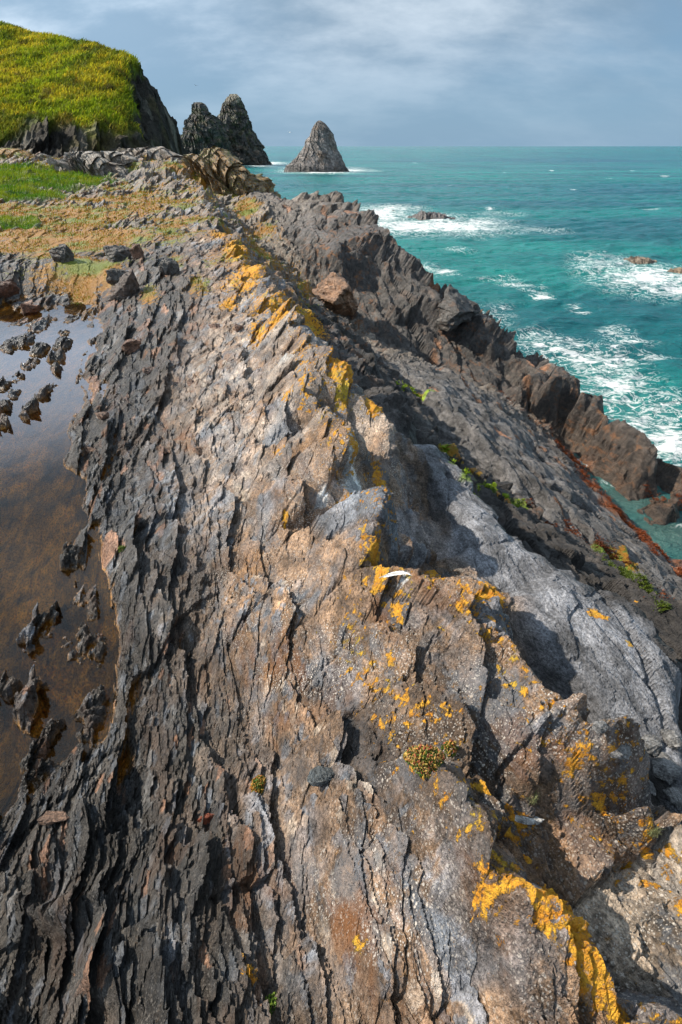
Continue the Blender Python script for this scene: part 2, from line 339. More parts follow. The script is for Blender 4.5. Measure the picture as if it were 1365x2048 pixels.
bLa = bound(['Lleft']); bLb = bound(['L'])
def A_pale(u, v):
    a = np.interp(v, *bLa); b = np.interp(v, *bLb)
    return sstep(a-.12, a+.02, u)*sstep(b+.06, b-.03, u)*sstep(5.6, 4.9, v)
def terrain(x, y, near=True):
    """full detail. returns displaced coordinates and surface attributes"""
    r = np.hypot(x, y+0.3); u0, v0 = uv(x, y)
    # wander
    wa = 0.03 + 0.012*r
    wx = wa*fbm(x/ (0.25+.06*r.mean()*0+0.25), y/0.5, 11, 3); wy = wa*fbm(x/0.5, y/0.5, 23, 3)
    H = hbase(x+wx, y+wy)
    u, v, f, g3, g2, g1 = regions(x+wx, y+wy)
    e = 0.12 + 0.01*r
    wP = 1 - sstep(-e*1.6, e*1.6, u-f); wO = sstep(-e, e, u-g1); wM = sstep(-e, e, u-g2)*(1-wO); wL = sstep(-e, e, u-g3)*(1-wM-wO).clip(0, 1)
    wL = wL.clip(0, 1); wR = (1-wP-wL-wM-wO).clip(0, 1)
    far = sstep(13, 20, r)
    # warped slab coordinates
    du = 0.03*fbm(u0/0.5, v0/1.4, 31, 3) ; dv = 0.10*fbm(u0/0.5, v0/0.9, 41, 3)
    uu = u0+du; vv = v0+dv
    cell = 0.0022*r                    # what the mesh can carry
    def ok(c): return sstep(2.0, 4.5, c/cell)
    D = np.zeros_like(x); tone = np.zeros_like(x); 
    edge = np.ones_like(x); hue = np.zeros_like(x)
    def add(cu, cv, amp, seed, bu, w, tilt=1.0, tk=0.0, crack=0.0, sx=1.0):
        nonlocal D, tone, edge, hue
        w = w*ok(cu)
        if not np.any(w > 1e-3): return
        m = w > 1e-3
        h, ed, rv = facet(uu[m]/cu, vv[m]/cv, seed, tilt, bu, 0.0, sx)
        D[m] += w[m]*(amp[m] if isinstance(amp, np.ndarray) else amp)*h
        tone[m] += w[m]*tk*(rv-0.5)
        if crack: D[m] -= w[m]*crack*(1-sstep(0.0, 0.10, ed))
        hue[m] = np.where(w[m] > 0.4, rv, hue[m])
    one = np.ones_like(x); mid = sstep(2.5, 6, r)
    # splintered platform
    nearb = sstep(4.5, 1.2, r)
    pat = (.25 + 1.1*sstep(-.35, .35, fbm(u0/.7, v0/1.3, 106, 3))); pat2 = (.3 + 1.0*sstep(-.3, .4, fbm(u0/.35, v0/.8, 107, 3)))
    add(0.70, 1.3, 0.055+.03*nearb, 101, 0.7, wP*(1-far), tk=.3)
    add(0.26, 0.75, 0.060+.035*nearb, 102, 0.8, wP, tk=.5, crack=.01)
    add(0.105, 0.32, 0.040+.012*nearb, 103, 0.9, wP*pat.clip(0,1), tk=.8)
    add(0.046, 0.13, 0.026, 104, 1.0, wP*pat2.clip(0,1), tk=.7)
    add(0.020, 0.065, 0.013, 105, 1.2, wP, tk=.6)
    # main ridge slab
    add(0.75, 1.1, 0.05, 111, 0.4, wR, tk=.2)
    add(0.34, 0.44, 0.042, 112, 0.6, wR, tk=.45, crack=.024)
    add(0.12, 0.20, 0.020, 113, 0.6, wR, tk=.6, crack=.007)
    add(0.050, 0.095, 0.0135, 114, 0.8, wR, tk=.8)
    add(0.021, 0.045, 0.0080, 115, 0.8, wR, tk=.8)
    # edges of the ridges break into steps
    brk = wR*np.exp(-((u-g3+0.75)/0.55)**2)
    add(0.30, 0.34, 0.15, 116, 1.0, brk, tk=.3, crack=.02)
    # pale slab and the dark ground around it
    ls = A_pale(u, v); ln = 1-ls
    add(0.8, 1.6, 0.05, 121, 0.3, wL, tk=.2, crack=.025)
    add(0.42, 0.9, 0.026, 122, 0.5, wL*ls, tk=.3, crack=.014)
    add(0.13, 0.2, 0.011, 123, 0.6, wL*ls, tk=.2)
    add(0.05, 0.1, 0.006, 124, 0.6, wL*ls, tk=.2)
    add(0.5, 0.9, 0.13, 125, 0.9, wL*ln, tk=.4, crack=.03)
    add(0.18, 0.4, 0.07, 126, 1.0, wL*ln, tk=.5)
    add(0.07, 0.16, 0.03, 127, 1.0, wL*ln, tk=.5)
    # ledge with weed and outer ridge
    WO = (wM*0.8+wO).clip(0, 1)
    add(0.55, 2.2, 0.07, 138, 0.3, wM, tk=.5, crack=.03)
    add(2.0, 4.5, 0.42, 131, 0.3, wO*(1-far*.3), tk=.3, crack=.10)
    add(0.8, 2.6, 0.15, 132, 0.6, WO, tk=.4, crack=.04)
    add(0.36, 1.1, 0.060, 133, 0.8, WO, tk=.4, crack=.02)
    add(0.14, 0.45, 0.028, 134, 1.0, WO, tk=.5)
    add(0.06, 0.15, 0.014, 135, 1.1, WO, tk=.5)
    sv = (v + 0.75*u + 1.1*fbm(u0/3.0, v0/4.0, 151, 3))/2.5
    fr_ = sv - np.floor(sv); stp = -np.minimum(fr_, (1-fr_)*7.0) + .5
    hgt = .35 + .9*(hsh(np.floor(sv).astype(np.int64), 0*sv.astype(np.int64), 152) & 255)/255.0
    wst = wO*sstep(g1+.2, g1+1.2, u)
    D += wst*sstep(.1, .9, (u-g1)/np.maximum(1.5, 3.6-.0*u))*0.75*stp*hgt*(1-far*.2)
    # far rocks
    ff = far*(1-wO)
    mound = sstep(26, 34, r)
    D += ff*.22*fbm(u0/1.6, v0/3.5, 145, 4)*(1-mound*.5)
    add(1.6, 2.2, 0.20, 141, 1.0, ff*(.3+mound), tk=.4); add(0.6, 1.0, 0.14, 142, 1.2, ff*(.5+mound*.7), tk=.5); add(0.28, 0.5, 0.08, 143, 1.2, ff, tk=.5)
    D += 0.02*fbm(u0/0.09, v0/0.22, 51, 4)*ok(0.09)*(wP+0.5*wR+wO+0.3*wL) + 0.05*fbm(u0/0.5, v0/1.2, 55, 3)*(wR+wO+wM)
    return H, D, dict(u=u, v=v, wP=wP, wR=wR, wL=wL, wM=wM, wO=wO, far=far, r=r, tone=tone, hue=hue, f=f, g3=g3, g2=g2, g1=g1)

def hit(px, py, hmap=None, y0=0.2):
    """where the line of sight through a pixel meets the ground"""
    x, f, d = ray(px, py); s = np.exp(np.linspace(math.log(0.4), math.log(75), 3000)); s = s/f
    X = x*s; Y = f*s; Z = CAMZ - d*s
    ti, ri = toidx(X, Y); ti = np.clip(ti, 0, nb-1.001).astype(int); ri = np.clip(ri, 0, nb-1.001).astype(int)
    HH = (hmap if hmap is not None else HB)[ri, ti]
    k = np.nonzero(Z <= HH)[0]
    if len(k) == 0: return None
    k = k[0]; return np.array([X[k], Y[k], HH[k]])
def blob(x, y, px, py, rx, ry, rot=0.0, seed=0, soft=0.5):
    """patch on the ground: centre seen at a pixel, rx across / ry along in photo pixels"""
    c = hit(px, py)
    if c is None: return np.zeros_like(x)
    D3 = math.dist(c, (0, 0, CAMZ)); dh = math.hypot(c[0], c[1])
    kx = rx*D3/FX; ky = ry*D3/FX/max(0.2, (CAMZ-c[2])/D3)
    az = math.atan2(c[0], c[1]); 
    ex = (x-c[0])*math.cos(az) - (y-c[1])*math.sin(az); ey = (x-c[0])*math.sin(az) + (y-c[1])*math.cos(az)
    cr, sr = math.cos(rot), math.sin(rot)
    ax = ex/kx; ay = ey/ky; a2 = ax*cr + ay*sr; b2 = -ax*sr + ay*cr
    return np.exp(-(a2*a2+b2*b2)*soft*2)

# patches: orange lichen / moss / rust / pale etc.  (px, py, rx, ry, strength)
LICH = [(1150,1800,60,40,1.2),(1320,1960,40,30,.9),(1230,1985,30,24,.8),(1020,1690,50,24,1),(1345,1760,24,30,.9),(600,700,60,24,.6),(540,610,60,24,.8),(480,560,50,24,.8),(1290,1990,40,30,.9),(1240,1900,60,40,1.2),(1180,1830,70,40,1.2),(1110,1790,45,35,1.1),(1050,1740,50,30,1.0),(1075,1705,35,30,1.1),(990,1780,28,20,1),(1285,1665,28,35,1.2),(1060,1615,35,20,1.1),(960,1608,40,16,1),(1130,1540,25,18,1),(1340,1840,20,30,1),(700,1920,15,18,.9),(920,1200,35,60,.95),(980,1200,35,50,1.1),(800,1215,22,35,.95),(756,1165,14,22,1.2),(880,1135,25,14,1),(750,935,28,25,1.25),(775,965,22,16,1.2),(735,990,18,30,1),(760,1080,14,25,1.1),(700,880,20,18,1),(745,815,30,20,1.2),(675,750,40,35,1.05),(680,790,26,25,1),(600,780,14,22,1),(570,800,14,14,.8),(560,640,60,25,.85),(520,660,30,30,.85),(620,650,45,20,.95),(455,612,26,10,1),(500,540,26,28,1.15),(470,500,30,30,1.1),(440,470,25,22,.95),(500,570,30,20,.9),(415,440,18,12,.9),(560,910,24,18,.6),(575,1040,8,26,.8),(1200,1225,24,14,1.1),(1330,1320,20,12,.9),(1265,1290,14,8,.9),(1250,1215,14,10,.8),(1360,2040,60,40,1.0),(830,1380,20,14,.7),(770,1340,18,18,.7),(300,1370,14,10,.5),(495,1950,18,40,.8),(600,1225,10,8,.8),(660,890,30,20,.6)]
MOSS = [(60,425,150,26,1.1),(180,430,110,24,1.1),(90,475,170,22,1.1),(250,470,80,26,.95),(270,410,70,18,.9),(330,400,40,16,.75),(190,540,60,30,.9),(120,560,60,16,.8),(350,440,40,20,.8),(100,450,140,22,1.0),(40,430,110,20,1),(200,480,90,16,1.0),(290,390,50,14,.9),(310,420,40,20,.8),(330,460,24,24,.9),(160,560,26,40,1.1),(220,550,30,16,.9),(60,500,90,14,.95),(180,400,80,16,1.0),(300,590,20,18,.8),(400,570,28,20,.7),(410,360,30,24,.9),(460,320,30,16,.8),(420,400,20,18,.8),(120,490,90,14,1.0),(250,500,50,16,.8),(350,520,30,26,.6),(430,520,40,30,.55),(640,390,40,8,.8),(470,345,30,10,.6),(900,910,26,12,1.0),(830,782,30,7,1),(980,975,50,10,1.2),(1240,1130,40,16,.7),(1300,1190,30,10,.7)]
RUST = [(430,650,60,30,.8),(300,700,60,40,.7),(400,760,60,40,.7),(200,840,30,40,.8),(350,870,30,50,.7),(250,600,40,30,1.0),(300,980,30,50,.5),(60,640,60,20,1.0),(200,1590,0,0,0),(105,1650,30,40,1.2),(415,1640,14,22,1.3),(900,1640,55,40,1.3),(955,1700,20,16,1.3),(680,600,70,60,1.3),(640,620,60,50,1.0),(880,1330,40,60,.9),(800,1200,60,40,.6),(850,1170,40,24,.9),(940,700,60,60,.5),(1180,900,200,60,.6),(1200,1000,120,80,.6),(620,1720,40,120,.8),(500,1800,60,120,.5),(700,700,60,80,.6),(700,1850,80,100,.8),(560,1300,80,120,.6),(1100,1500,80,60,.5),(940,1900,60,80,.7),(1080,1050,60,80,.5)]
PALE = [(570,728,16,9,2.2),(655,992,8,5,2.2),(810,1157,8,9,2.2),(720,945,20,50,.9),(705,890,26,18,.8),(1180,1920,26,24,.55),(1120,1120,0,0,0)]
BLUE = [(1050,1480,60,30,1),(1150,1475,50,24,1),(1020,1440,40,40,1),(520,1600,30,50,.8),(830,1760,60,60,.7),(610,1195,14,18,1.2),(420,1040,50,60,.7),(450,900,40,60,.7),(800,1640,16,50,1),(640,1190,30,18,.8),(600,1930,20,30,1),(550,1700,0,0,0),(340,1020,80,100,.6),(480,740,60,40,.5),(330,1900,20,60,.8),(970,1420,60,60,.6),(700,1000,30,50,.7),(880,1280,50,50,.5)]
def lerp3(A, B, w): return A*(1-w[:,None]) + B*w[:,None]
def colour(x, y, z, A):
    n = len(x); tone = A['tone']; hue = A['hue']; r = A['r']
    cP = np.array([0.050,0.044,0.038]); cR = np.array([0.235,0.150,0.092]); cL = np.array([0.185,0.19,0.208]); cM = np.array([0.045,0.040,0.037]); cO = np.array([0.066,0.060,0.056]); cF = np.array([0.185,0.155,0.125])
    wP, wR, wL, wM, wO, far = (A[k] for k in ('wP','wR','wL','wM','wO','far'))
    ls = A_pale(A['u']+.06*fbm(x/.2, y/.2, 60, 3), A['v'])[:,None]
    C = wP[:,None]*cP + wR[:,None]*cR + wL[:,None]*(cL*ls+cM*(1-ls)) + wM[:,None]*np.array([0.095,0.090,0.088]) + wO[:,None]*cO
    C = C/np.maximum((wP+wR+wL+wM+wO)[:,None], 1e-3)
    C = lerp3(C, cF[None]*np.ones((n,1)), (far*(1-wO)*0.9).clip(0, 1)); C = lerp3(C, np.array([[0.10,0.09,0.08]])*np.ones((n,1)), far*sstep(.0, .5, fbm(x/1.8, y/2.5, 63, 4))*.6)
    C = lerp3(C, cF[None]*np.ones((n,1)), sstep(24, 32, r)*wO*0.6)
    # brown ridge top against blue-grey flank
    nz = fbm(A['u']/0.35, A['v']/0.7, 61, 4)
    C = lerp3(C, np.array([[0.15,0.168,0.195]])*np.ones((n,1)), (sstep(0.12, 0.35, nz)*wR*0.75))
    nz2 = fbm(A['u']/0.25, A['v']/0.9, 65, 4)
    C = lerp3(C, np.array([[0.10,0.065,0.045]])*np.ones((n,1)), (sstep(0.15, 0.5, nz2)*(wR*.7+wP*.5+wO*.5)))
    nz3 = fbm(A['u']/0.4, A['v']/0.55, 67, 4)
    C = lerp3(C, np.array([[0.26,0.135,0.05]])*np.ones((n,1)), sstep(.05, .5, nz3)*wR*(1-far)*.6)
    C = lerp3(C, np.array([[0.16,0.175,0.20]])*np.ones((n,1)), ((hue < 0.13)*wR*0.7))
    C = lerp3(C, np.array([[0.42,0.36,0.29]])*np.ones((n,1)), ((hue > 0.93)*wR*0.6))
    C = lerp3(C, np.array([[0.07,0.05,0.035]])*np.ones((n,1)), (((hue > 0.5)&(hue < .58))*wR*0.6))
    # per-slab chance colour
    C = lerp3(C, np.array([[0.23,0.12,0.07]])*np.ones((n,1)), ((hue > 0.955)*wP*0.75))
    C = lerp3(C, np.array([[0.16,0.16,0.16]])*np.ones((n,1)), (((hue > 0.80) & (hue < .86))*wP*0.6))
    C = lerp3(C, np.array([[0.16,0.18,0.21]])*np.ones((n,1)), ((hue < 0.10)*(wR+wP)*0.5))
    C = lerp3(C, np.array([[0.20,0.09,0.04]])*np.ones((n,1)), (((hue > 0.97)*(wO+wM)*0.8)).clip(0, 1))
    def many(lst):
        o = np.zeros(n)
        for b in lst:
            if b[2] == 0: continue
            o = np.maximum(o, b[4]*blob(x, y, *b[:4]))
        return o
    lich = many(LICH); moss = many(MOSS); rust = many(RUST); pale = many(PALE); blue = many(BLUE)
    C = lerp3(C, np.array([[0.19,0.215,0.25]])*np.ones((n,1)), (blue*sstep(-.25, .2, fbm(x/.06, y/.06, 71, 3))).clip(0, .9))
    C = lerp3(C, np.array([[0.62,0.62,0.60]])*np.ones((n,1)), sstep(.45, .6, pale*(1+.5*fbm(x/.05, y/.05, 73, 3))))
    C *= (1 + 0.55*tone.clip(-1, 1))[:,None]
    C *= (1+0.25*fbm(A['u']/.9, A['v']/2.2, 75, 3))[:,None]
    # upper ridge slab: sun brightness painted into the colour; near end darker brown
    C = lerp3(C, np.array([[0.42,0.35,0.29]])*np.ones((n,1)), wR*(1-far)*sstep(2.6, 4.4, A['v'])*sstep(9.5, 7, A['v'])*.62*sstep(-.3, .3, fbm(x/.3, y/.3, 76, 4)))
    C = lerp3(C, np.array([[0.13,0.085,0.055]])*np.ones((n,1)), wR*sstep(1.9, .9, A['v'])*.45*sstep(-.2, .3, fbm(x/.25, y/.3, 78, 4)))
    weed = sstep(2.3, 0.3, z)  # weed band near the inlet: dark wet brown
    C = lerp3(C, np.array([[0.05,0.032,0.02]])*np.ones((n,1)), weed*.75)
    band = np.exp(-((A['u']-np.interp(A['v'], *bC)+.04)/.16)**2)*.52*sstep(20, 15, A['v']) + np.exp(-((A['u']-np.interp(A['v'], *bN)-.03)/.14)**2)*.5*sstep(2.2, 1.8, A['v'])
    lich = np.maximum(lich.clip(0, .98), band*wR) + 0.11*wR*(1-far*.3) + .1*wL 
    alg = many([(935,952,22,10,1),(965,975,28,9,1),(1005,992,30,9,1),(1035,1005,20,7,1),(895,905,20,8,1),(910,925,16,8,.9),(800,772,18,5,1),(830,782,22,5,1),(855,790,16,5,1),(1200,1105,26,10,.8),(1240,1135,30,12,.8),(1290,1180,30,12,.7)])
    am = sstep(.28, .52, alg + .35*fbm(x/.12, y/.2, 96, 4))
    yel = sstep(7.0, 8.0, A['v'])
    C = lerp3(C, np.array([[0.30,0.44,0.02]])*(.3+.7*yel[:,None])*(1+.5*fbm(x/.05, y/.08, 97, 3))[:,None], am*.92)
    rw = many([(1160,930,30,16,1),(1195,980,34,18,1),(1235,1020,40,20,1),(1285,1065,44,20,1),(1330,1110,40,20,1),(1365,1150,30,20,1),(1110,880,30,14,.8),(1060,835,30,14,.6)])
    C = lerp3(C, np.array([[0.20,0.06,0.012]])*(1+.6*fbm(x/.08, y/.1, 98, 3))[:,None], sstep(.35, .65, rw + .4*fbm(x/.2, y/.3, 99, 4))*.8*(1-wO))
    fmn = sstep(11, 16, r)*(1-wO)*(1-wM)
    moss = np.maximum(moss*(1-.35*fmn*sstep(.0,.35,fbm(x/.9, y/1.6, 102, 4))), fmn*(.45 + .75*fbm(x/1.8, y/2.6, 100, 4)))
    rust = (rust + .35*fmn + 0.22*wR + 0.15*wP + .12*wO).clip(0, 1)
    speck = (wR*(1-far)*(0.35+0.65*sstep(-.2, .4, fbm(x/.5, y/.5, 77, 3)))).clip(0, 1) + 0.15*wP
    wet = np.maximum(weed, wP*sstep(5.95, 5.66, z)*(1-far))
    C = lerp3(C, np.array([[0.20,0.14,0.10]])*np.ones((n,1)), wP*(1-far)*sstep(-.55, 0, A['u']-A['f'])*.5*sstep(-.2, .3, fbm(x/.15, y/.3, 79, 4)))
    # tide pool bed: ochre silt
    lvl = CAMZ-WL
    inpool = wP*sstep(lvl+0.012, lvl-0.012, z)*(1-far)
    silt = np.array([[0.50,0.23,0.035]])*(1+0.35*fbm(x/.25, y/.5, 81, 4))[:,None]
    silt = lerp3(silt, np.array([[0.16,0.075,0.02]])*np.ones((n,1)), sstep(.05, .5, fbm(x/.3, y/.3, 85, 4)))
    C = lerp3(C, silt, inpool); 
    speck *= (1-inpool); rust *= (1-inpool); lich *= (1-inpool)
    # grass bank and ochre mat
    g = np.maximum.reduce([blob(x, y, 40, 350, 150, 36), blob(x, y, 20, 385, 90, 22), blob(x,y,20,450,50,14)])
    gm = sstep(.35, .55, g + .18*fbm(x/1.5, y/1.5, 87, 3))
    gc = lerp3(np.array([[0.07,0.15,0.012]])*np.ones((n,1)), np.array([[0.17,0.20,0.015]])*np.ones((n,1)), sstep(-.3, .3, fbm(x/1.2, y/1.2, 88, 3)))
    C = lerp3(C, gc, gm); moss = moss*(1-gm); speck *= (1-gm); lich *= (1-gm); rust *= (1-gm)
    return C.clip(0.012, 0.85), dict(lich=lich.clip(0, 1.3), moss=moss.clip(0, 1.3), rust=rust, speck=speck.clip(0, 1), wet=wet.clip(0, 1), grass=gm)

# islets of rock standing in the tide pool: (px, py, radius px)
ISL = [(140,640,14),(130,665,12),(122,690,16),(112,715,16),(108,740,12),(104,775,10),(75,650,24),(50,680,26),(20,690,24),(78,700,20),(60,730,18),(35,755,16),(25,790,14),(5,770,20),(80,792,9),(68,808,11),(55,822,12),(45,835,10),(0,820,14),(2,850,14),(100,640,12),(30,640,22),
       (170,1100,26),(140,1115,18),(205,1170,28),(160,1185,22),(190,1200,22),(100,1250,26),(70,1265,24),(50,1290,16),(160,1290,30),(130,1310,26),(110,1330,24),(100,1350,20),(190,1300,20),(60,1385,14),(20,1388,12),(0,1385,12),(45,1420,20),(190,1420,20),(175,1445,22),(175,1470,16),(90,1480,16),(75,1510,16),(60,1545,18),(110,1465,12)]
ISLW = []
for (px, py, rp) in ISL:
    c = P(px, py, WL); D3 = math.dist(c, (0,0,CAMZ)); ISLW.append((c[0], c[1], rp*D3/FX*(1.35 if py > 1000 else 1.2)))

nt, nr = int(1500*RES), int(1750*RES)
GX, GY = pgrid(nt, nr); gx = GX.ravel(); gy = GY.ravel()
H, D, A = terrain(gx, gy)
isl = np.zeros_like(gx)
wxx = gx + .07*fbm(gx/.14, gy/.14, 91, 4); wyy = gy + .10*fbm(gx/.14, gy/.14, 92, 4)
for (cx, cy, rr) in ISLW:
    m = (np.abs(gx-cx) < 4*rr) & (np.abs(gy-cy) < 8*rr)
    ex = wxx[m]-cx; ey = wyy[m]-cy; eu, ev = uv(ex, ey)
    isl[m] = np.maximum(isl[m], np.exp(-((eu/rr/.72)**2 + (ev/rr/1.9)**2)*1.6))
lvl = CAMZ-WL
# calm the detail under water, lift islets
below = sstep(lvl-0.01, lvl-0.05, H)*A['wP']*(1-A['far'])
it = np.minimum(isl*1.7, 1)*below; H = H*(1-it) + (lvl+.028)*it
D = D*(1-0.75*below*(1-isl)) + below*isl*(.045*fbm(gx/.05, gy/.05, 93, 3)*sstep(3, 8, .05/(.0022*A['r'])*2) + .03*facet(gx/.05, gy/.06, 94, 1.2)[0])
# soft turf on the bank and mats
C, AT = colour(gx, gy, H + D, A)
D = D*(1-0.75*AT['grass']) + AT['grass']*0.25*fbm(gx/1.3, gy/1.3, 95, 4)
D *= .12 + .88*sstep(-.2, .8, H)
D *= (1-0.80*sstep(.3, .7, AT['moss'])*sstep(9, 13, A['r'])*(1-A['wO']))
lean = 0.55*(1-AT['grass'])
co = np.stack([gx + U[0]*D*lean, gy + U[1]*D*lean, H + D], 1)
HF = (H+D).reshape(nr, nt)
# sample of the finished ground for setting things on it
jj = np.linspace(0, nr-1, nb).astype(int); ii = np.linspace(0, nt-1, nb).astype(int); HFIN = HF[np.ix_(jj, ii)]
quads = gridquads(nr, nt)
cu = gx[quads].mean(1); cvv = gy[quads].mean(1)
u, v, f, g3, g2, g1 = regions(cu, cvv); qr = np.hypot(cu, cvv)
# split the ground along its gullies
fl = P(360, 330, 0.9); 
reg = np.where(u < f, 0, np.where(u < g3, 1, np.where(u < g2, 2, np.where(u < g1, 3, 4))))
isfar = qr > 24
reg = np.where(isfar & (reg < 4), 5, reg)
reg = np.where((qr > 33) & (u > g1), 6, reg)
names = {0: ('rock_platform', 'structure', None, None),
 1: ('rock_ridge', None, 'brown speckled slate ridge with orange lichen running between tide pool and pale slab', 'rock ridge'),
 2: ('rock_slab', None, 'smooth pale grey slate slab just seaward of the orange lichened ridge', 'rock slab'),
 3: ('rock_ledge', None, 'dark wet slate ledge with green algae and red weed above the sea inlet', 'rock ledge'),
 4: ('rock_ridge', None, 'tall dark jagged slate ridge standing against the open sea', 'rock ridge'),
 5: ('shore', 'structure', None, None),
 6: ('rock_outcrop', None, 'ochre mossy slate knoll in front of the twin peaked sea stack', 'rock outcrop')}
print('terrain', len(co))
for k, (nm, kind, lab, cat) in names.items():
    q = quads[reg == k]
    if not len(q): continue
    ids, inv = np.unique(q.ravel(), return_inverse=True)
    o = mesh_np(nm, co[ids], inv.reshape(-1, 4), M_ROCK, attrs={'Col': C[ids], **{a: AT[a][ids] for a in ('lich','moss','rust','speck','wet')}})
    tag(o, lab, cat, kind=kind)

# ------------------------------------------------------------------ tide pool water
N = NT('pool_water'); c = N.objco()
nb_ = N.bump(N.noise(N.mapping(c, scale=(1, .5, 1)), 9, 3, 0.5), 0.05, 0.02)
tr = N.n('ShaderNodeBsdfTransparent'); tr.inputs[0].default_value = (0.96, 0.88, 0.68, 1)
gl = N.n('ShaderNodeBsdfGlossy'); gl.inputs['Roughness'].default_value = 0.02; N.link(nb_, gl.inputs['Normal'])
fr = N.n('ShaderNodeFresnel'); fr.inputs['IOR'].default_value = 1.45; N.link(nb_, fr.inputs['Normal'])
mx = N.n('ShaderNodeMixShader'); N.link(fr.outputs[0], mx.inputs[0]); N.link(tr.outputs[0], mx.inputs[1]); N.link(gl.outputs[0], mx.inputs[2])
N.link(mx.outputs[0], N.out.inputs[0]); M_POOL = N.m
pp = [(-10,11),(-8,4),(-5,-0.2)][::-1] + [P(*q, WL)[:2] for q in [(0,570),(160,560),(230,590),(320,620),(360,700),(340,850),(340,1000),(360,1200),(340,1400),(320,1520),(240,1600),(120,1720),(0,1840)]]
pv = [(a, b, lvl) for a, b in pp]
me = bpy.data.meshes.new('tide_pool'); me.from_pydata(pv, [], [list(range(len(pv)))[::-1]]); me.materials.append(M_POOL)
o = bpy.data.objects.new('tide_pool', me); COL.objects.link(o); tag(o, kind='structure')

# ------------------------------------------------------------------ sea
def seapt(px, py): return P(px, py, SEA_H)
n1, n2 = int(1100*RES), int(1500*RES)
th = np.linspace(-math.radians(62), math.radians(62), n1); lr = np.linspace(math.log(6), math.log(26000), n2)
T, R = np.meshgrid(th, lr); R = np.exp(R); sx = (R*np.sin(T)).ravel(); sy = (R*np.cos(T)).ravel(); rr = R.ravel()
def okk(lam): return sstep(1.2, 3.0, lam/(0.0058*rr))
cx, sn = math.cos(0.5), math.sin(0.5); wu = sx*cx+sy*sn; wv = -sx*sn+sy*cx     # swell direction
z = 0.10*fbm(wu/22, wv/9, 201, 2)*okk(9)
z += 0.22*(1-2*np.abs(fbm(wu/7.5, wv/3.6, 205, 3)))*okk(3)
z += 0.05*(1-2*np.abs(fbm(wu/2.2, wv/1.2, 209, 3)))*okk(1)
z += 0.016*(1-2*np.abs(fbm(sx/0.6, sy/0.4, 213, 2)))*okk(.4)
z += 0.6*fbm(wu/90, wv/30, 217, 3)*sstep(60, 300, rr)
# foam patches (px, py, rx, ry, strength)
FOAM = [(760,430,60,16,1.0),(830,455,110,14,1.0),(900,455,110,13,1.0),(790,418,50,6,.9),(960,448,60,9,.8),(1080,462,60,6,.5),(1000,430,50,5,.5),(880,440,60,10,.8),
 (1300,560,90,22,1.0),(1220,535,60,20,.75),(1350,575,40,16,.9),(1180,520,40,12,.55),(1000,560,40,4,.6),(1040,578,40,5,.7),(1085,600,20,5,.85),(1070,588,30,3,.7),(1148,618,14,4,.75),(1165,626,16,2,.6),(885,548,26,4,.85),(850,540,30,3,.7),(905,556,18,2,.6),(1000,566,50,2,.7),(920,505,30,4,.5),(910,500,24,2,.6),
 (1230,665,30,10,.7),(1260,685,40,9,.7),(1310,715,36,6,.7),(1110,700,70,26,.8),(1180,730,80,34,.9),(1230,780,70,40,.85),(1270,850,60,50,.8),(1320,840,50,50,.7),(1340,900,60,40,1.0),(1290,900,40,30,.9),(1080,680,50,20,.6),(980,640,50,24,.45),(1000,620,30,14,.4),(860,545,30,14,.5),
 (520,329,22,3,1.2),(545,326,26,2.5,.9),(590,343,30,3,.8),(650,345,50,2.5,1.1),(700,340,40,3,.9),(735,341,26,3,.6),(590,338,30,4,.5),(1104,341,4,.6,.8),(1265,342,3,.5,.8),(1218,358,4,.6,.7),(1010,346,3,.5,.7),(900,372,4,.7,.6),(1300,420,16,1.5,.5),(1150,380,8,.8,.55),(830,325,5,.5,.6),(980,420,8,2,.9),(800,412,30,2,.6),(1330,352,6,1,.8),
 (1180,930,30,8,.7),(1230,975,30,8,.45),(1150,900,30,12,.9),(1340,1050,30,8,.4)]
foam = np.zeros_like(sx); keepm = rr < 1500
for (px, py, rx, ry, s) in FOAM:
    c = seapt(px, py); D3 = math.dist(c, (0,0,CAMZ)); az = math.atan2(c[0], c[1])
    kx = rx*D3/FX; ky = ry*D3/FX*D3/CAMZ
    ex = (sx-c[0])*math.cos(az) - (sy-c[1])*math.sin(az); ey = (sx-c[0])*math.sin(az) + (sy-c[1])*math.cos(az)
    foam = np.maximum(foam, s*np.exp(-((ex/kx)**2 + (ey/ky)**2)*0.8))
inl = np.zeros_like(sx)
for (px, py, rx, ry) in [(1180,930,60,30),(1260,1000,70,40),(1340,1070,70,40),(1150,890,40,30)]:
    c = seapt(px, py); D3 = math.dist(c, (0,0,CAMZ)); k = rx*D3/FX
    inl = np.maximum(inl, np.exp(-((sx-c[0])**2+(sy-c[1])**2)/(k*k*2.5)))
z *= (1-0.6*inl)
N = NT('sea_water'); c = N.objco()
fo = N.attr('foam').outputs['Fac']; il = N.attr('inlet').outputs['Fac']
w1 = N.noise(N.mapping(c, rot=(0,0,-.4), scale=(.35,1,1)), 0.06, 4, .5); 
w2 = N.noise(N.mapping(c, rot=(0,0,-.3), scale=(.25,1,1)), 0.008, 4, .55)
colw = N.mix(N.ramp(w1, .35, .65), (0.001,0.112,0.130), (0.002,0.205,0.185))
colw = N.mix(N.ramp(w2, .45, .7), colw, (0.001,0.085,0.14))
colw = N.mix(N.math('MULTIPLY', il, 0.8, clamp=True), colw, (0.07,0.11,0.095))
web = N.vor(N.mapping(c, scale=(.7,1.1,1)), 1.3, 'SMOOTH_F1'); wn = N.noise(N.mapping(c, scale=(.75,1.1,1)), 2.6, 9, .72, 1.0); wn2 = N.noise(c, .5, 5, .6, .5)
fm = N.math('ADD', N.math('MULTIPLY', wn, .9), N.math('MULTIPLY', wn2, .45))
fm = N.math('ADD', fm, N.math('MULTIPLY', fo, .34))
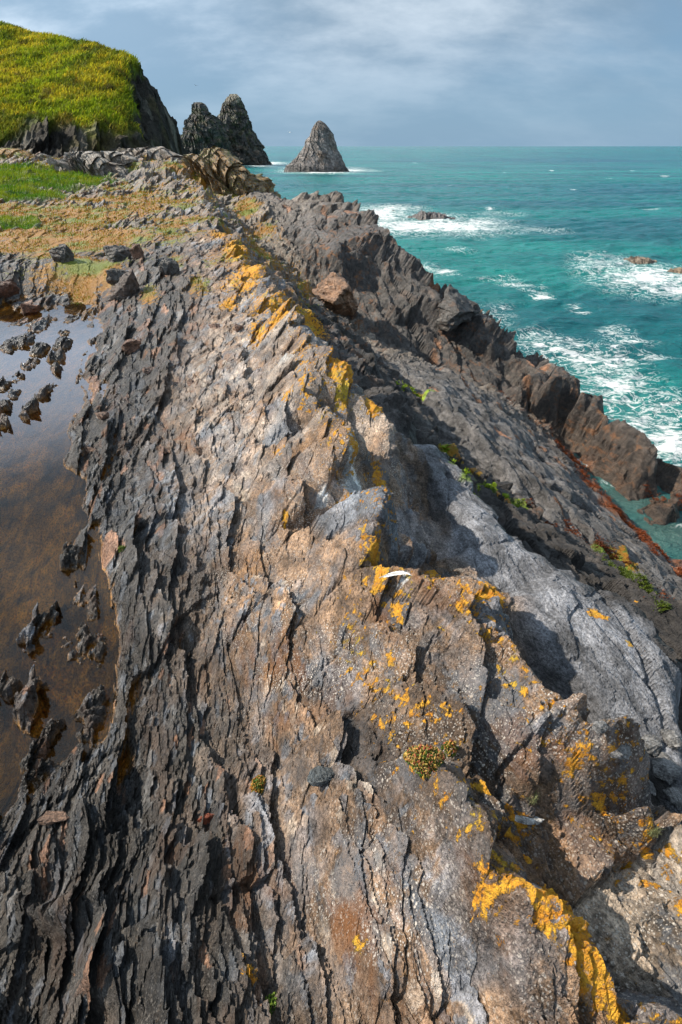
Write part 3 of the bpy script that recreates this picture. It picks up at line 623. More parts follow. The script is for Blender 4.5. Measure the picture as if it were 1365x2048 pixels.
fm = N.math('ADD', fm, N.math('MULTIPLY', web, -.10))
ff = N.ramp(fm, .85, .97)
ridg = N.math('ABSOLUTE', N.math('SUBTRACT', N.noise(c, 1.1, 5, .6, 1.5), .5)); streak = N.math('MULTIPLY', N.ramp(ridg, 0.0, .035, 1, 0), N.ramp(fo, .12, .5))
ff = N.math('MAXIMUM', ff, N.math('MULTIPLY', streak, .8))
colw = N.mix(N.math('MULTIPLY', N.ramp(fo, .2, 1.0), .35), colw, (0.10,0.30,0.28))
colw = N.mix(ff, colw, (0.80,0.82,0.82))
bb = N.math('ADD', N.math('MULTIPLY', N.noise(N.mapping(c, rot=(0,0,-.5), scale=(.5,1,1)), 1.6, 8, .62, .3), 1.0), N.math('MULTIPLY', N.noise(N.mapping(c, rot=(0,0,-.5), scale=(.4,1,1)), .22, 4, .5, .3), 3.5))
nr_ = N.bump(bb, 1.0, .5)
N.princ(colw, N.math('ADD', N.math('MULTIPLY', ff, .6), .2, clamp=True), .22, nr_)
M_SEA = N.m
o = mesh_np('sea', np.stack([sx, sy, z], 1), gridquads(n2, n1), M_SEA, smooth=True, attrs={'foam': foam, 'inlet': inl})
tag(o, kind='structure')
# sea floor plane reaching behind everything so that nothing is open from the side
o = mesh_np('seabed', [(-30000,-30000,-6),(30000,-30000,-6),(30000,30000,-6),(-30000,30000,-6)], [(0,1,2,3)], M_SEA); tag(o, kind='structure')

# ------------------------------------------------------------------ headland
HP = []
def hp(lst):
    for p in lst: HP.append(PY(*p))
hp([(-260,20,100),(-120,30,98),(0,45,95),(70,60,93),(150,74,91),(200,80,88),(235,89,85),(262,104,82),(278,119,81)])
hp([(-120,120,82),(0,130,80),(80,130,80),(160,125,79),(225,120,79),(-120,200,71),(0,190,70),(80,190,71),(150,190,71),(220,190,72),(262,195,73),(255,150,76),(245,118,79)])
hp([(-120,235,65),(0,232,65),(60,240,64),(110,225,66),(160,235,65),(200,265,64),(240,250,66),(275,235,70),(290,260,69)])
hp([(-100,300,60),(0,315,58),(60,318,58),(110,318,58),(150,300,61),(200,300,62),(250,300,63),(300,310,66),(350,325,68)])
hp([(290,128,82),(302,152,83),(322,172,84),(344,190,86),(362,205,87),(377,222,88),(389,248,89),(394,282,90)])
hp([(300,215,77),(330,240,80),(350,262,82),(330,290,76),(368,300,80),(310,250,74),(285,170,78),(272,140,78)])
W = list(HP)
for p in [(280,116,81),(290,128,82),(302,152,83),(322,172,84),(344,190,86),(362,205,87),(377,222,88),(394,282,90)]:
    x, y, z_ = PY(*p); W += [(x+.2, y+2.5, z_*.92), (x+1.2, y+6, -9), (x+6, y+9, -9), (x-16, y+30, min(z_, 2)), (x-3, y+5, z_*.75), (x-6, y+12, z_*.4)]
for p in [(-260,20,100),(0,45,95),(150,74,91),(235,86,85)]:
    x, y, z_ = PY(*p); W += [(x, y+8, z_+.3), (x, y+40, z_-3), (x, y+90, 4)]
W += [(-17,66,1),(-17,72,-6),(-18,80,-9),(-2,90,-9),(-5,60,-2),(-16,62,4),(-90,55,6.5),(-70,52,5.5),(-40,52,5),(-20,54,4),(-130,60,8),(-130,150,10),(-8,140,-9),(0,180,-9),(-60,200,0),(0,50,-9)]
W = np.array(W); _, kp = np.unique(np.round(W[:,:2]/0.4), axis=0, return_index=True); W = W[np.sort(kp)]
cd = delaunay_2d_cdt([Vector(p[:2]) for p in W], [], [], 0, 1e-5, True)
nhx, nhy = int(760*RES), int(760*RES)
hx = np.linspace(-120, 2, nhx); hy = 50 + (np.linspace(0, 1, nhy)**1.5)*130
HX, HY = np.meshgrid(hx, hy)
HH = np.full(HX.shape, -9.0)
tvv = np.array([tuple(v_) for v_ in cd[0]]); zz = np.array([W[o_[0],2] for o_ in cd[3]])
for t in cd[2]:
    a, b, c = tvv[list(t)]; za, zb, zc = zz[list(t)]
    det = (b[1]-c[1])*(a[0]-c[0]) + (c[0]-b[0])*(a[1]-c[1])
    if abs(det) < 1e-9: continue
    i0, i1 = np.searchsorted(hx, [min(a[0],b[0],c[0]), max(a[0],b[0],c[0])]); j0, j1 = np.searchsorted(hy, [min(a[1],b[1],c[1]), max(a[1],b[1],c[1])])
    X = HX[j0:j1, i0:i1]; Y = HY[j0:j1, i0:i1]
    w0 = ((b[1]-c[1])*(X-c[0]) + (c[0]-b[0])*(Y-c[1]))/det; w1 = ((c[1]-a[1])*(X-c[0]) + (a[0]-c[0])*(Y-c[1]))/det; w2 = 1-w0-w1
    m = (w0 >= -1e-6) & (w1 >= -1e-6) & (w2 >= -1e-6); HH[j0:j1, i0:i1][m] = (w0*za+w1*zb+w2*zc)[m]
HH = blur(HH, 6)
HH = HH - 16*sstep(0, 1.8, HX + .196*HY + .5*fbm(HX*0+HY/2.5, HY/3, 320, 3)) - 9*sstep(90, 108, HY)*sstep(-45, -30, HX)
hxx = HX.ravel(); hyy = HY.ravel(); hz0 = HH.copy()
gyy, gxx = np.gradient(HH, hy, hx); slope = np.hypot(gxx, gyy).ravel()
def pxof(x, y, z_):              # only used to say where on the hill the turf ends
    return None
uu_, vv_ = uv(hxx, hyy)
fa1, e1, r1 = facet(uu_/3.2+.3*fbm(uu_/4, vv_/4, 301, 2), vv_/5.0, 302, 1.0, .8); fa2, e2, r2 = facet(uu_/1.1, vv_/1.6, 303, 1.0, .9); fa3, e3, r3 = facet(uu_/.5, vv_/.7, 304, 1.0, .9)
nn = fbm(hxx/3.0, hyy/3.0, 305, 4)
# turf: gentle slopes above the cliff foot
turf = sstep(1.7, 1.05, slope + .8*nn)
turf = turf*sstep(8.0, 9.6, HH.ravel() + 2.2*fbm(hxx/5, hyy/5, 321, 3))
dz = (1-turf)*(.9*fa1 + .5*fa2 + .28*fa3) + turf*(0.6*fbm(hxx/7, hyy/7, 306, 4) + .16*fbm(hxx/1.4, hyy/1.4, 307, 4))
tx = hxx + (1-turf)*(1.0*fa1+.4*fa2)*.6; ty = hyy - (1-turf)*(.8*fa1+.4*fa2)*.5
one_ = np.ones((len(hxx), 1))
rc = np.array([[0.045,0.040,0.034]])*(1+.6*(r2-.5)+.4*(r3-.5))[:,None]
rc = lerp3(rc, np.array([[0.10,0.085,0.03]])*one_, sstep(.0, .5, fbm(hxx/4, hyy/4, 309, 4))*.5)
rc = lerp3(rc, np.array([[0.16,0.145,0.12]])*one_, ((r2 > .85)*.7))
g1c = np.array([[0.20,0.26,0.012]])*one_; g2c = np.array([[0.33,0.30,0.02]])*one_; g3c = np.array([[0.085,0.12,0.010]])*one_
tc = lerp3(g1c, g2c, sstep(-.35, .35, fbm(hxx/6, hyy/9, 310, 4))); tc = lerp3(tc, g3c, sstep(.0, .45, fbm(hxx/3.0, hyy/1.6, 311, 4))*.85)
tc = lerp3(tc, np.array([[0.14,0.085,0.02]])*one_, sstep(.2, .6, fbm(hxx/4, hyy/5, 313, 3))*sstep(13, 9, HH.ravel())*.8)
tc = lerp3(tc, np.array([[0.085,0.06,0.022]])*one_, sstep(.28, .5, fbm(hxx/2.2, hyy/1.8, 314, 4))*.65)
tc = lerp3(tc, np.array([[0.05,0.085,0.012]])*one_, sstep(.1, .3, fbm(hxx/9, hyy/7, 315, 4))*.6)
hc = lerp3(rc, tc, turf)
N = NT('headland_ground'); c = N.objco(); tf = N.attr('turf').outputs['Fac']
k1 = N.noise(N.mapping(c, scale=(1,.5,.6)), 3.2, 8, .7, .3); k2 = N.noise(c, .7, 5, .6)
k = N.math('MULTIPLY', N.ramp(k1, .3, .7, .55, 1.45), N.ramp(k2, .3, .7, .8, 1.2))
colh = N.mix(1.0, N.attr('Col').outputs['Color'], N.n('ShaderNodeCombineXYZ', i_0=k, i_1=k, i_2=k).outputs[0], 'MULTIPLY')
nh = N.bump(N.noise(N.mapping(c, scale=(1,.6,.6)), 2.2, 9, .7), 1.0, .5)
N.princ(colh, .85, .15, nh); M_HEAD = N.m
hco = np.stack([tx, ty, HH.ravel()+dz], 1)
o = mesh_np('headland', hco, gridquads(nhy, nhx), M_HEAD, attrs={'Col': hc, 'turf': turf})
tag(o, kind='structure')

# ------------------------------------------------------------------ sea stacks
def stack(name, prof, Y, label, depth=.8, col=(0.16,0.14,0.125), top=None, seed=0, base=None, green=0.0, amp=1.0, lean=0.0, fs=1.0, floor=-2.5, cat='sea stack', mat=None, moss=.05, lich=0.0, rust=.2):
    pr = sorted(prof, key=lambda q: q[0])          # top to bottom, (py, xl, xr)
    nz_, na = int(240*RES), int(360*RES)
    py = np.linspace(pr[0][0], pr[-1][0], nz_); xl = np.interp(py, [q[0] for q in pr], [q[1] for q in pr]); xr = np.interp(py, [q[0] for q in pr], [q[2] for q in pr])
    z_ = np.array([PY(600, p, Y)[2] for p in py]); kx = Y/(FX*CP + (1024-py)*SP)
    cxx = ((xl+xr)/2-682.5)*kx; hw = (xr-xl)/2*kx
    z_[-1] = floor; 
    a = np.linspace(0, 2*np.pi, na, endpoint=False)
    X = cxx[:,None] + hw[:,None]*np.sign(np.cos(a))*np.abs(np.cos(a))**.9; Yy = Y + depth*hw.max()*((hw/hw.max())[:,None])*np.sin(a)[None] + lean*(z_[:,None])
    Z = np.repeat(z_[:,None], na, 1)
    arc = (a[None]*hw.max()*.8 + 0*X)
    # cut beds dipping down to the right
    s1 = (arc + Z*.35); s2 = (Z*1.0 - arc*.5)
    per = 2*np.pi*hw.max()*.8
    f1, e1_, q1 = facet(((X*.8+Yy*.6)/3.4 + Z*.10)/fs, (Z + X*.6)/6.0/fs, seed+1, 1.0, .5); f2, e2_, q2 = facet(((X*.8-Yy*.6)/1.3+Z*.15)/fs, (Z+X*.7)/3.0/fs, seed+2, 1.0, .8); f3, e3_, q3 = facet(((X*.7+Yy*.7)/.6+Z*.1)/fs, (Z+X*.7)/1.4/fs, seed+3, 1.0, .8)
    k = (hw/hw.max())**.5
    amp = amp*fs
    d = amp*(1.0*f1 + .5*f2 + .26*f3 + 1.2*fbm((X+Yy)/5/fs, Z/4/fs, seed+5, 4))*k[:,None]*.55
    d[0] = 0
    X = X + d*np.cos(a)[None]; Yy = Yy + d*np.sin(a)[None]; Z = Z + d*.25
    Cc = np.array(col)[None,None]*(1+.5*(q2-.5)+.35*(q3-.5))[...,None]
    br = sstep(.1, .5, fbm((X+Yy)/4/fs, Z/3/fs, seed+8, 4))[...,None]
    Cc = Cc*(1-br*.5) + np.array([0.19,0.125,0.08])*br*.5
    if green:
        gg = (sstep(-.1, .3, fbm((X+Yy)/3, Z/2, seed+9, 4))*green*sstep(5, 10, Z))[...,None]
        Cc = Cc*(1-gg) + np.array([0.05,0.062,0.018])*gg
    if top is not None:
        tt = (sstep(top[0], top[0]+1.5, Z + 1.2*fbm(X/1.5, Z/1.5, seed+10, 3)))[...,None]; Cc = Cc*(1-tt)+np.array(top[1])*tt
    wl = (sstep(2.6, 1.0, Z)*(1.0 if floor < 0 else 0.0))[...,None]; Cc = Cc*(1-wl*.6) + np.array([0.035,0.033,0.03])*wl*.6
    q = gridquads(nz_, na); i = np.arange(nz_-1)*na; wrap = np.stack([i+na-1, i, i+na, i+2*na-1], 1)
    q = np.concatenate([q, wrap])[:, ::-1]
    nv = nz_*na; z0 = np.zeros(nv)
    o = mesh_np(name, np.stack([X.ravel(), Yy.ravel(), Z.ravel()], 1), q, mat or M_FAR, attrs={'Col': Cc.reshape(-1,3), 'lich': z0+lich, 'moss': z0+moss, 'rust': z0+rust, 'speck': z0, 'wet': z0})
    return tag(o, label, cat)
Yp = seapt(640, 343)[1]; Yt = seapt(480, 330)[1]
stack('sea_stack', [(241,637,642),(246,631,650),(256,625,659),(270,619,668),(285,612,673),(300,604,676),(312,595,683),(325,584,690),(337,572,696),(346,568,699),(350,566,700)], Yp,
      'lone pyramid of pale grey brown rock standing in the sea', depth=.75, seed=400, amp=.95, col=(0.155,0.138,0.128))
stack('sea_stack', [(188,462,474),(196,452,482),(206,447,487),(220,440,492),(240,432,500),(262,428,506),(280,424,516),(300,418,528),(318,410,537),(330,404,541),(336,400,542)], Yt,
      'tall dark sea stack with a pale rounded tip beside the headland', depth=.7, seed=430, amp=2.6, col=(0.066,0.063,0.056), green=.6, top=(8+ (PY(460,208,Yt)[2]-8), (0.26,0.23,0.17)))
stack('sea_stack', [(205,391,403),(212,386,412),(224,382,417),(230,379,426),(240,374,440),(252,372,446),(280,366,456),(310,360,462),(336,356,466)], Yt-22,
      'lower dark sea stack with a knobbed top between headland and taller stack', depth=.8, seed=460, amp=2.6, col=(0.060,0.058,0.052), green=.6)

stack('rock_outcrop', [(292,424,436),(297,408,446),(304,396,456),(314,384,468),(328,376,486),(346,374,510),(364,378,532),(384,386,545),(400,396,556),(430,410,575)], 40,
      'golden brown jagged knoll in front of the twin peaked sea stacks', depth=.7, seed=610, amp=3.4, col=(0.19,0.15,0.10), fs=.30, floor=2.5, cat='rock outcrop', mat=M_ROCK, moss=.42, lich=.5, rust=.5)
stack('rock_outcrop', [(294,287,303),(299,262,322),(306,246,338),(316,232,352),(330,220,368),(350,215,388),(380,222,410)], 42,
      'grey brown jagged outcrop with slanting beds, widest of the row below the headland', depth=.55, seed=620, amp=3.4, col=(0.20,0.175,0.15), fs=.32, floor=4, cat='rock outcrop', mat=M_ROCK, moss=.25, lich=.2, rust=.3)
stack('rock_outcrop', [(304,215,232),(309,205,245),(318,196,256),(335,188,268),(360,186,285)], 40,
      'small pointed grey outcrop between two larger ones below the headland', depth=.6, seed=630, amp=3.2, col=(0.20,0.18,0.155), fs=.28, floor=4.5, cat='rock outcrop', mat=M_ROCK, moss=.2, lich=.2, rust=.3)
stack('rock_outcrop', [(303,150,178),(309,138,196),(318,124,215),(330,116,236),(350,112,262),(370,120,290)], 38,
      'grey outcrop at the end of the green bank below the headland', depth=.6, seed=640, amp=3.2, col=(0.21,0.19,0.165), fs=.30, floor=4.5, cat='rock outcrop', mat=M_ROCK, moss=.2, lich=.2, rust=.3)
stack('rock_outcrop', [(296,0,26),(300,-12,45),(308,-20,62),(318,-25,74),(335,-25,84)], 44,
      'low turf capped outcrop behind the green bank at the photo edge', depth=.6, seed=650, amp=1.0, col=(0.15,0.14,0.10), fs=.28, floor=4.5, cat='rock outcrop', mat=M_ROCK, moss=.6, lich=0, rust=.3)

# ------------------------------------------------------------------ reefs awash
def reef(px, py, L_, W_, Hh, rot, label, seed, col):
    c = seapt(px, py); n = int(150*RES)+20; s = np.linspace(-1, 1, n); X, Y = np.meshgrid(s, s); X = X.ravel(); Y = Y.ravel()
    wx = X*L_; wy = Y*W_
    rad = np.sqrt(X*X+Y*Y) + .22*fbm(X*2, Y*2, seed, 4)
    env = sstep(1.0, .15, rad)*(1-.5*sstep(-.4, 1, X))
    f1, e1_, q1 = facet(wx/1.5+wy*.3, wy/1.6, seed+1, 1.0, 1.2); f2, _, q2 = facet(wx/.55+wy*.4, wy/.9, seed+2, 1.0, 1.3); f3, _, q3 = facet(wx/.22+wy*.4, wy/.4, seed+3, 1.0, 1.2)
    z_ = -0.7 + env**.6*(Hh*.75+.7) + env*(Hh*.22*f1 + Hh*.16*f2 + .07*f3) 
    Cc = np.array(col)[None]*(1+.6*(q2-.5)+.4*(q3-.5))[:,None]
    cr, sr = math.cos(rot), math.sin(rot); z0 = np.zeros(n*n)
    o = mesh_np('reef_rock', np.stack([c[0]+wx*cr-wy*sr, c[1]+wx*sr+wy*cr, z_], 1), gridquads(n, n), M_ROCK, attrs={'Col': Cc, 'lich': z0, 'moss': z0+.1, 'rust': z0+.3, 'speck': z0, 'wet': z0+.6})
    return tag(o, label, 'rock')
reef(868, 438, 5.2, 2.6, .95, -.25, 'long dark reef rock in white foam beyond the outer ridge', 500, (0.075,0.07,0.07))
reef(790, 424, .9, .5, .35, 0, 'small dark rock tip awash in foam left of the long reef rock', 510, (0.06,0.06,0.06))
reef(1285, 526, 3.0, 1.7, .55, -.1, 'brown reef rock in surf, farther of the two by the photo edge', 520, (0.13,0.10,0.07))
reef(1362, 548, 1.8, 1.1, .5, 0, 'brown reef rock cut by the right edge of the photo', 530, (0.13,0.095,0.06))


# ------------------------------------------------------------------ small things on the rocks
def simple(name, col, rough=.7, spec=.3, var=.3, scale=20, bump=.3, bd=.01, sss=0):
    N = NT(name); c = N.objco(); k = N.ramp(N.noise(c, scale, 5, .6), .3, .7, 1-var, 1+var)
    cc = N.mix(1.0, col, N.n('ShaderNodeCombineXYZ', i_0=k, i_1=k, i_2=k).outputs[0], 'MULTIPLY')
    N.princ(cc, rough, spec, N.bump(N.noise(c, scale*2.5, 5, .65), bump, bd)); return N.m
def attrmat(name, rough=.7, spec=.2, trans=0.25):
    N = NT(name); a = N.attr('Col').outputs['Color']
    d = N.princ(a, rough, spec); 
    if trans:
        t = N.n('ShaderNodeBsdfTranslucent'); N.link(a, t.inputs[0]); m = N.n('ShaderNodeMixShader'); m.inputs[0].default_value = trans
        N.link(d.outputs[0], m.inputs[1]); N.link(t.outputs[0], m.inputs[2]); N.link(m.outputs[0], N.out.inputs[0])
    return N.m
M_GRASS = attrmat('grass_blades', .8, .15, .35)
rng = np.random.default_rng(5)
def blades(name, pos, hgt, wid, col, mat=None, bend=.5, wind=(.5, -.1)):
    n = len(pos); a = rng.uniform(0, 2*np.pi, n); la = rng.uniform(0, 2*np.pi, n); lm = rng.uniform(0, bend, n)
    dx = np.cos(a)*wid/2; dy = np.sin(a)*wid/2
    lx = (np.cos(la)*lm + wind[0]*bend)*hgt; ly = (np.sin(la)*lm + wind[1]*bend)*hgt
    b = pos.copy(); b[:,2] -= hgt*.1
    v0 = b + np.stack([dx, dy, 0*dx], 1); v1 = b - np.stack([dx, dy, 0*dx], 1)
    md = b + np.stack([lx*.35, ly*.35, hgt*.62], 1); v2 = md - np.stack([dx, dy, 0*dx], 1)*.7; v3 = md + np.stack([dx, dy, 0*dx], 1)*.7
    v4 = b + np.stack([lx, ly, hgt], 1)
    V = np.stack([v0, v1, v2, v3, v4], 1).reshape(-1, 3); i = np.arange(n)*5
    q = np.stack([i, i+1, i+2, i+3], 1); t = np.stack([i+3, i+2, i+4], 1)
    return mesh_np(name, V, q, mat or M_GRASS, tris=t, attrs={'Col': np.repeat(col, 5, 0)})
def pick(mask, n):
    idx = np.nonzero(mask)[0]; return rng.choice(idx, min(n, len(idx)), replace=False) if len(idx) else idx
# turf of the near bank and the ochre mats
i = pick((AT['grass'] > .6) & (A['r'] > 10), 45000); r_ = A['r'][i]
c_ = C[i]*rng.uniform(.75, 1.5, (len(i),1))*np.array([[1.05,1.1,.8]])
o = blades('grass', co[i], r_*.0048*rng.uniform(.5,1.5,len(i)), r_*.0011, c_, bend=.9); tag(o, kind='stuff')
i = pick((AT['moss'] > .55) & (A['r'] > 9) & (A['wO'] < .3), 42000); r_ = A['r'][i]
keep_ = fbm(co[i,0]/.9, co[i,1]/.9, 601, 3) > -.12; i = i[keep_]; r_ = r_[keep_]
pal = np.array([[.28,.12,.010],[.32,.18,.012],[.20,.16,.010],[.14,.19,.010]])[rng.integers(0, 4, len(i))]
o = blades('saltmarsh_turf', co[i], r_*.0026*rng.uniform(.5,1.5,len(i)), r_*.0013, pal*rng.uniform(.7,1.3,(len(i),1)), bend=.9); tag(o, kind='stuff')
# grass of the headland
i = pick((turf > .5) & (hyy < 100) & (hxx > -75), 90000)
cc_ = hc[i]*rng.uniform(.5, 1.8, (len(i),1))*np.where(rng.uniform(0,1,(len(i),1)) > .85, np.array([[1.5,1.15,1.2]]), 1.0)
o = blades('hill_grass', hco[i], rng.uniform(.12,.36,len(i))*(1+.9*np.abs(fbm(hxx[i]/1.5, hyy[i]/1.5, 330, 3))), rng.uniform(.10,.2,len(i)), cc_, bend=1.1); tag(o, kind='stuff')

def ground(px, py):
    return Vector(hit(px, py, HFIN))
def mperpx(p): return (p - Vector((0,0,CAMZ))).length/FX
M_WHITE = simple('feather_white', (0.80,0.79,0.76), .6, .2, .08, 60, .1, .002)
M_QUILL = simple('quill', (0.62,0.58,0.50), .5, .3, .1, 60, .05, .001)
def feather(px, py, lpx, wpx, ang, label):
    g = ground(px, py); k = mperpx(g); Lf = lpx*k; Wf = wpx*k*1.4
    root = bpy.data.objects.new('feather', None); COL.objects.link(root); root.location = g + Vector((0,0,.03)); root.rotation_euler = (.12, -.05, ang)
    tag(root, label, 'feather')
    n = 40; co_ = []; qs = []
    for i_ in range(n+1):
        t = i_/n; x = (t-.5)*Lf; y = -((t-.5)**2)*Lf*.55; w_ = Wf*(math.sin(min(1, t*1.15+.05)*math.pi)**.5)*(.35+.65*(1-t)) if t < .98 else Wf*.05
        j_ = 1+.12*random.uniform(-1, 1)
        z0 = .006*math.sin(t*3)
        for s_ in (-1, -.35, 0, .35, 1):
            co_.append((x + abs(s_)*w_*.5, y + s_*w_*.5*j_, z0 + abs(s_)*.004))
    for i_ in range(n):
        for k_ in range(4): a_ = i_*5+k_; qs.append((a_, a_+1, a_+6, a_+5))
    mesh_np('vane', co_, qs, M_WHITE, smooth=True, parent=root)
    co_ = []; qs = []
    for i_ in range(n+1):
        t = i_/n*1.12-.1; x = (t-.5)*Lf; y = -((t-.5)**2)*Lf*.55; z0 = .006*math.sin(max(t,0)*3)+.002; rr_ = .0022*(1-t*.8)
        for a_ in range(6): co_.append((x, y+rr_*math.cos(a_*math.pi/3), z0+rr_*math.sin(a_*math.pi/3)))
    for i_ in range(n):
        for a_ in range(6): qs.append((i_*6+a_, i_*6+(a_+1)%6, i_*6+6+(a_+1)%6, i_*6+6+a_))
    mesh_np('shaft', co_, qs, M_QUILL, smooth=True, parent=root)
feather(798, 1170, 66, 10, -.12, 'curved white gull feather lying on the brown rock ridge')

def boulder(name, px, py, sx_, sy_, sz_, colr, label, cat='rock', rot=0, seed=0, mat=None, sink=.3, group=None, round_=.25, rust=.3, pts_=18, tilt=(0,0)):
    """angular stone: hull of scattered points, worn at its edges; sizes in photo pixels at its distance"""
    import bmesh
    rd = random.Random(seed+900); g = ground(px, py); k = mperpx(g)
    bm = bmesh.new()
    for _ in range(pts_):
        d = Vector((rd.gauss(0,1), rd.gauss(0,1), rd.gauss(0,1))).normalized()
        m_ = max(abs(d.x), abs(d.y), abs(d.z)); d = d*(round_*1.2 + (1-round_)/m_*.85); bm.verts.new(d)
    bmesh.ops.convex_hull(bm, input=bm.verts[:]); 
    for v_ in [v_ for v_ in bm.verts if not v_.link_faces]: bm.verts.remove(v_)
    bmesh.ops.bevel(bm, geom=bm.edges[:], offset=.07, segments=2, profile=.6, affect='EDGES', clamp_overlap=True)
    bmesh.ops.triangulate(bm, faces=bm.faces[:])
    for _ in range(4):
        le = [e_ for e_ in bm.edges if e_.calc_length() > .14]
        if not le: break
        bmesh.ops.subdivide_edges(bm, edges=le, cuts=1, use_grid_fill=False); bmesh.ops.triangulate(bm, faces=[f_ for f_ in bm.faces if len(f_.verts) > 3])
    bm.normal_update()
    cs = np.array([v_.co[:] for v_ in bm.verts]); ns = np.array([v_.normal[:] for v_ in bm.verts])
    dn = .10*fbm(cs[:,0]*2.5+cs[:,2]*1.3, cs[:,1]*2.5-cs[:,2]*2, seed, 4) + .09*facet(cs[:,0]*4+cs[:,2]*2, cs[:,1]*2+cs[:,2]*3, seed, 1.0)[0]
    cs = cs + ns*dn[:,None]
    cs = cs*np.array([[sx_*k, sy_*k, sz_*k]])
    T_ = [[v_.index for v_ in f_.verts] for f_ in bm.faces]
    bm.verts.index_update(); T_ = [[v_.index for v_ in f_.verts] for f_ in bm.faces]; bm.free()
    n_ = len(cs); z0 = np.zeros(n_)
    Cc = np.array(colr)[None]*(1+.35*fbm(cs[:,0]/(sx_*k)*2, cs[:,1]/(sy_*k)*2+cs[:,2]/(sz_*k), seed+3, 3))[:,None]
    o = mesh_np(name, cs, None, mat or M_ROCK, tris=T_, attrs={'Col': Cc.clip(.01,.8), 'lich': z0, 'moss': z0, 'rust': z0+rust, 'speck': z0+.1, 'wet': z0+.1})
    o.location = g + Vector((0,0,sz_*k*(1-2*sink))); o.rotation_euler = (tilt[0], tilt[1], rot)
    return tag(o, label, cat, group)
boulder('boulder', 66, 628, 15, 14, 13, (.20,.085,.045), 'small flat topped rust red boulder standing at the far edge of the tide pool', rot=.2, seed=1, rust=.6, sink=.2)
boulder('boulder', 14, 606, 26, 16, 16, (.17,.085,.055), 'rust red boulder cut by the photo edge above the tide pool', rot=.4, seed=2, rust=.6, sink=.2)
boulder('boulder', 250, 592, 30, 26, 32, (.10,.075,.06), 'dark boulder with an orange stained face, largest beside the pool head', rot=.5, seed=3, rust=.7, sink=.25, tilt=(.2,.2))
boulder('boulder', 238, 560, 22, 18, 18, (.11,.105,.095), 'dark blue grey boulder directly behind the orange stained one', rot=.1, seed=4, sink=.42)
boulder('boulder', 238, 520, 24, 18, 20, (.12,.11,.10), 'dark angular boulder in the ochre turf below the salt marsh', rot=.9, seed=5, sink=.42)
boulder('boulder', 276, 520, 11, 10, 14, (.20,.11,.07), 'small rounded reddish boulder in ochre turf', rot=.3, seed=6, sink=.2, round_=.6)
boulder('boulder', 128, 520, 20, 16, 22, (.095,.09,.082), 'dark pointed boulder above the narrow head of the tide pool', rot=1.2, seed=7, sink=.42, tilt=(.1,.3))
boulder('boulder', 340, 545, 18, 14, 22, (.115,.108,.098), 'dark blocky boulder among mossy rocks beneath the orange lichen crest', rot=.7, seed=8, sink=.42)
boulder('boulder', 265, 700, 20, 16, 14, (.22,.12,.075), 'tan orange boulder between two tiny puddles beside the pool', rot=.7, seed=9, sink=.3, rust=.5)
boulder('rock_block', 672, 615, 40, 52, 40, (.24,.14,.085), 'large tan orange angular block jutting from the gully wall', rot=STRIKE+.35, seed=21, rust=.8, sink=.2, tilt=(.15,-.35), pts_=14)
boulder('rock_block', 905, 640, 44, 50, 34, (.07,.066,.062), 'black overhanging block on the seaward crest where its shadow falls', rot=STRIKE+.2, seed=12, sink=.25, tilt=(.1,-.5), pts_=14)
boulder('round_stone', 645, 1557, 24, 17, 9, (.10,.115,.12), 'round blue grey stone set in a hollow of the brown ridge', rot=.2, seed=13, sink=.3, round_=.9, pts_=40)
boulder('quartz_sliver', 1050, 1640, 30, 9, 5, (.75,.75,.74), 'white elongated stone sliver beside the orange lichen', rot=-.15, seed=14, sink=.25, round_=.7, pts_=24, rust=0)
M_PALE = M_ROCK
for q, (px, py, a_, b_) in enumerate([(1235,1500,22,18),(1330,1540,24,20),(1290,1575,18,13),(1355,1600,20,16),(1300,1490,20,16),(1262,1540,14,12),(1352,1650,16,13),(1200,1455,14,11),(1345,1480,18,14)]):
    boulder('loose_stone', px, py, a_, b_, b_*.6, (.26,.255,.25), 'rounded pale grey stone lodged in the gully below the pale slab', 'stone', rot=q, seed=30+q, sink=.35, round_=.6, pts_=30, group='stones in the gully', rust=.15)
for q, (px, py, a_, b_, cl) in enumerate([(430,655,16,12,0),(300,745,14,18,0),(205,835,14,20,1),(385,770,14,12,0),(400,905,12,16,1),(180,905,8,18,1),(330,905,12,20,1),(480,660,14,10,0),(110,1640,16,26,1),(415,1640,8,18,2)]):
    boulder('rock_slab', px, py, a_, b_, 8, [(.24,.15,.11),(.25,.15,.10),(.28,.07,.03)][cl], 'pinkish tan slate chip standing out of the dark splintered rock' if cl < 2 else 'small rust red slate chip in the dark splintered rock', 'rock chip', rot=.2*q, seed=50+q, sink=.35, pts_=12, group='tan slate chips' if cl < 2 else None, rust=.5, tilt=(0,.4))

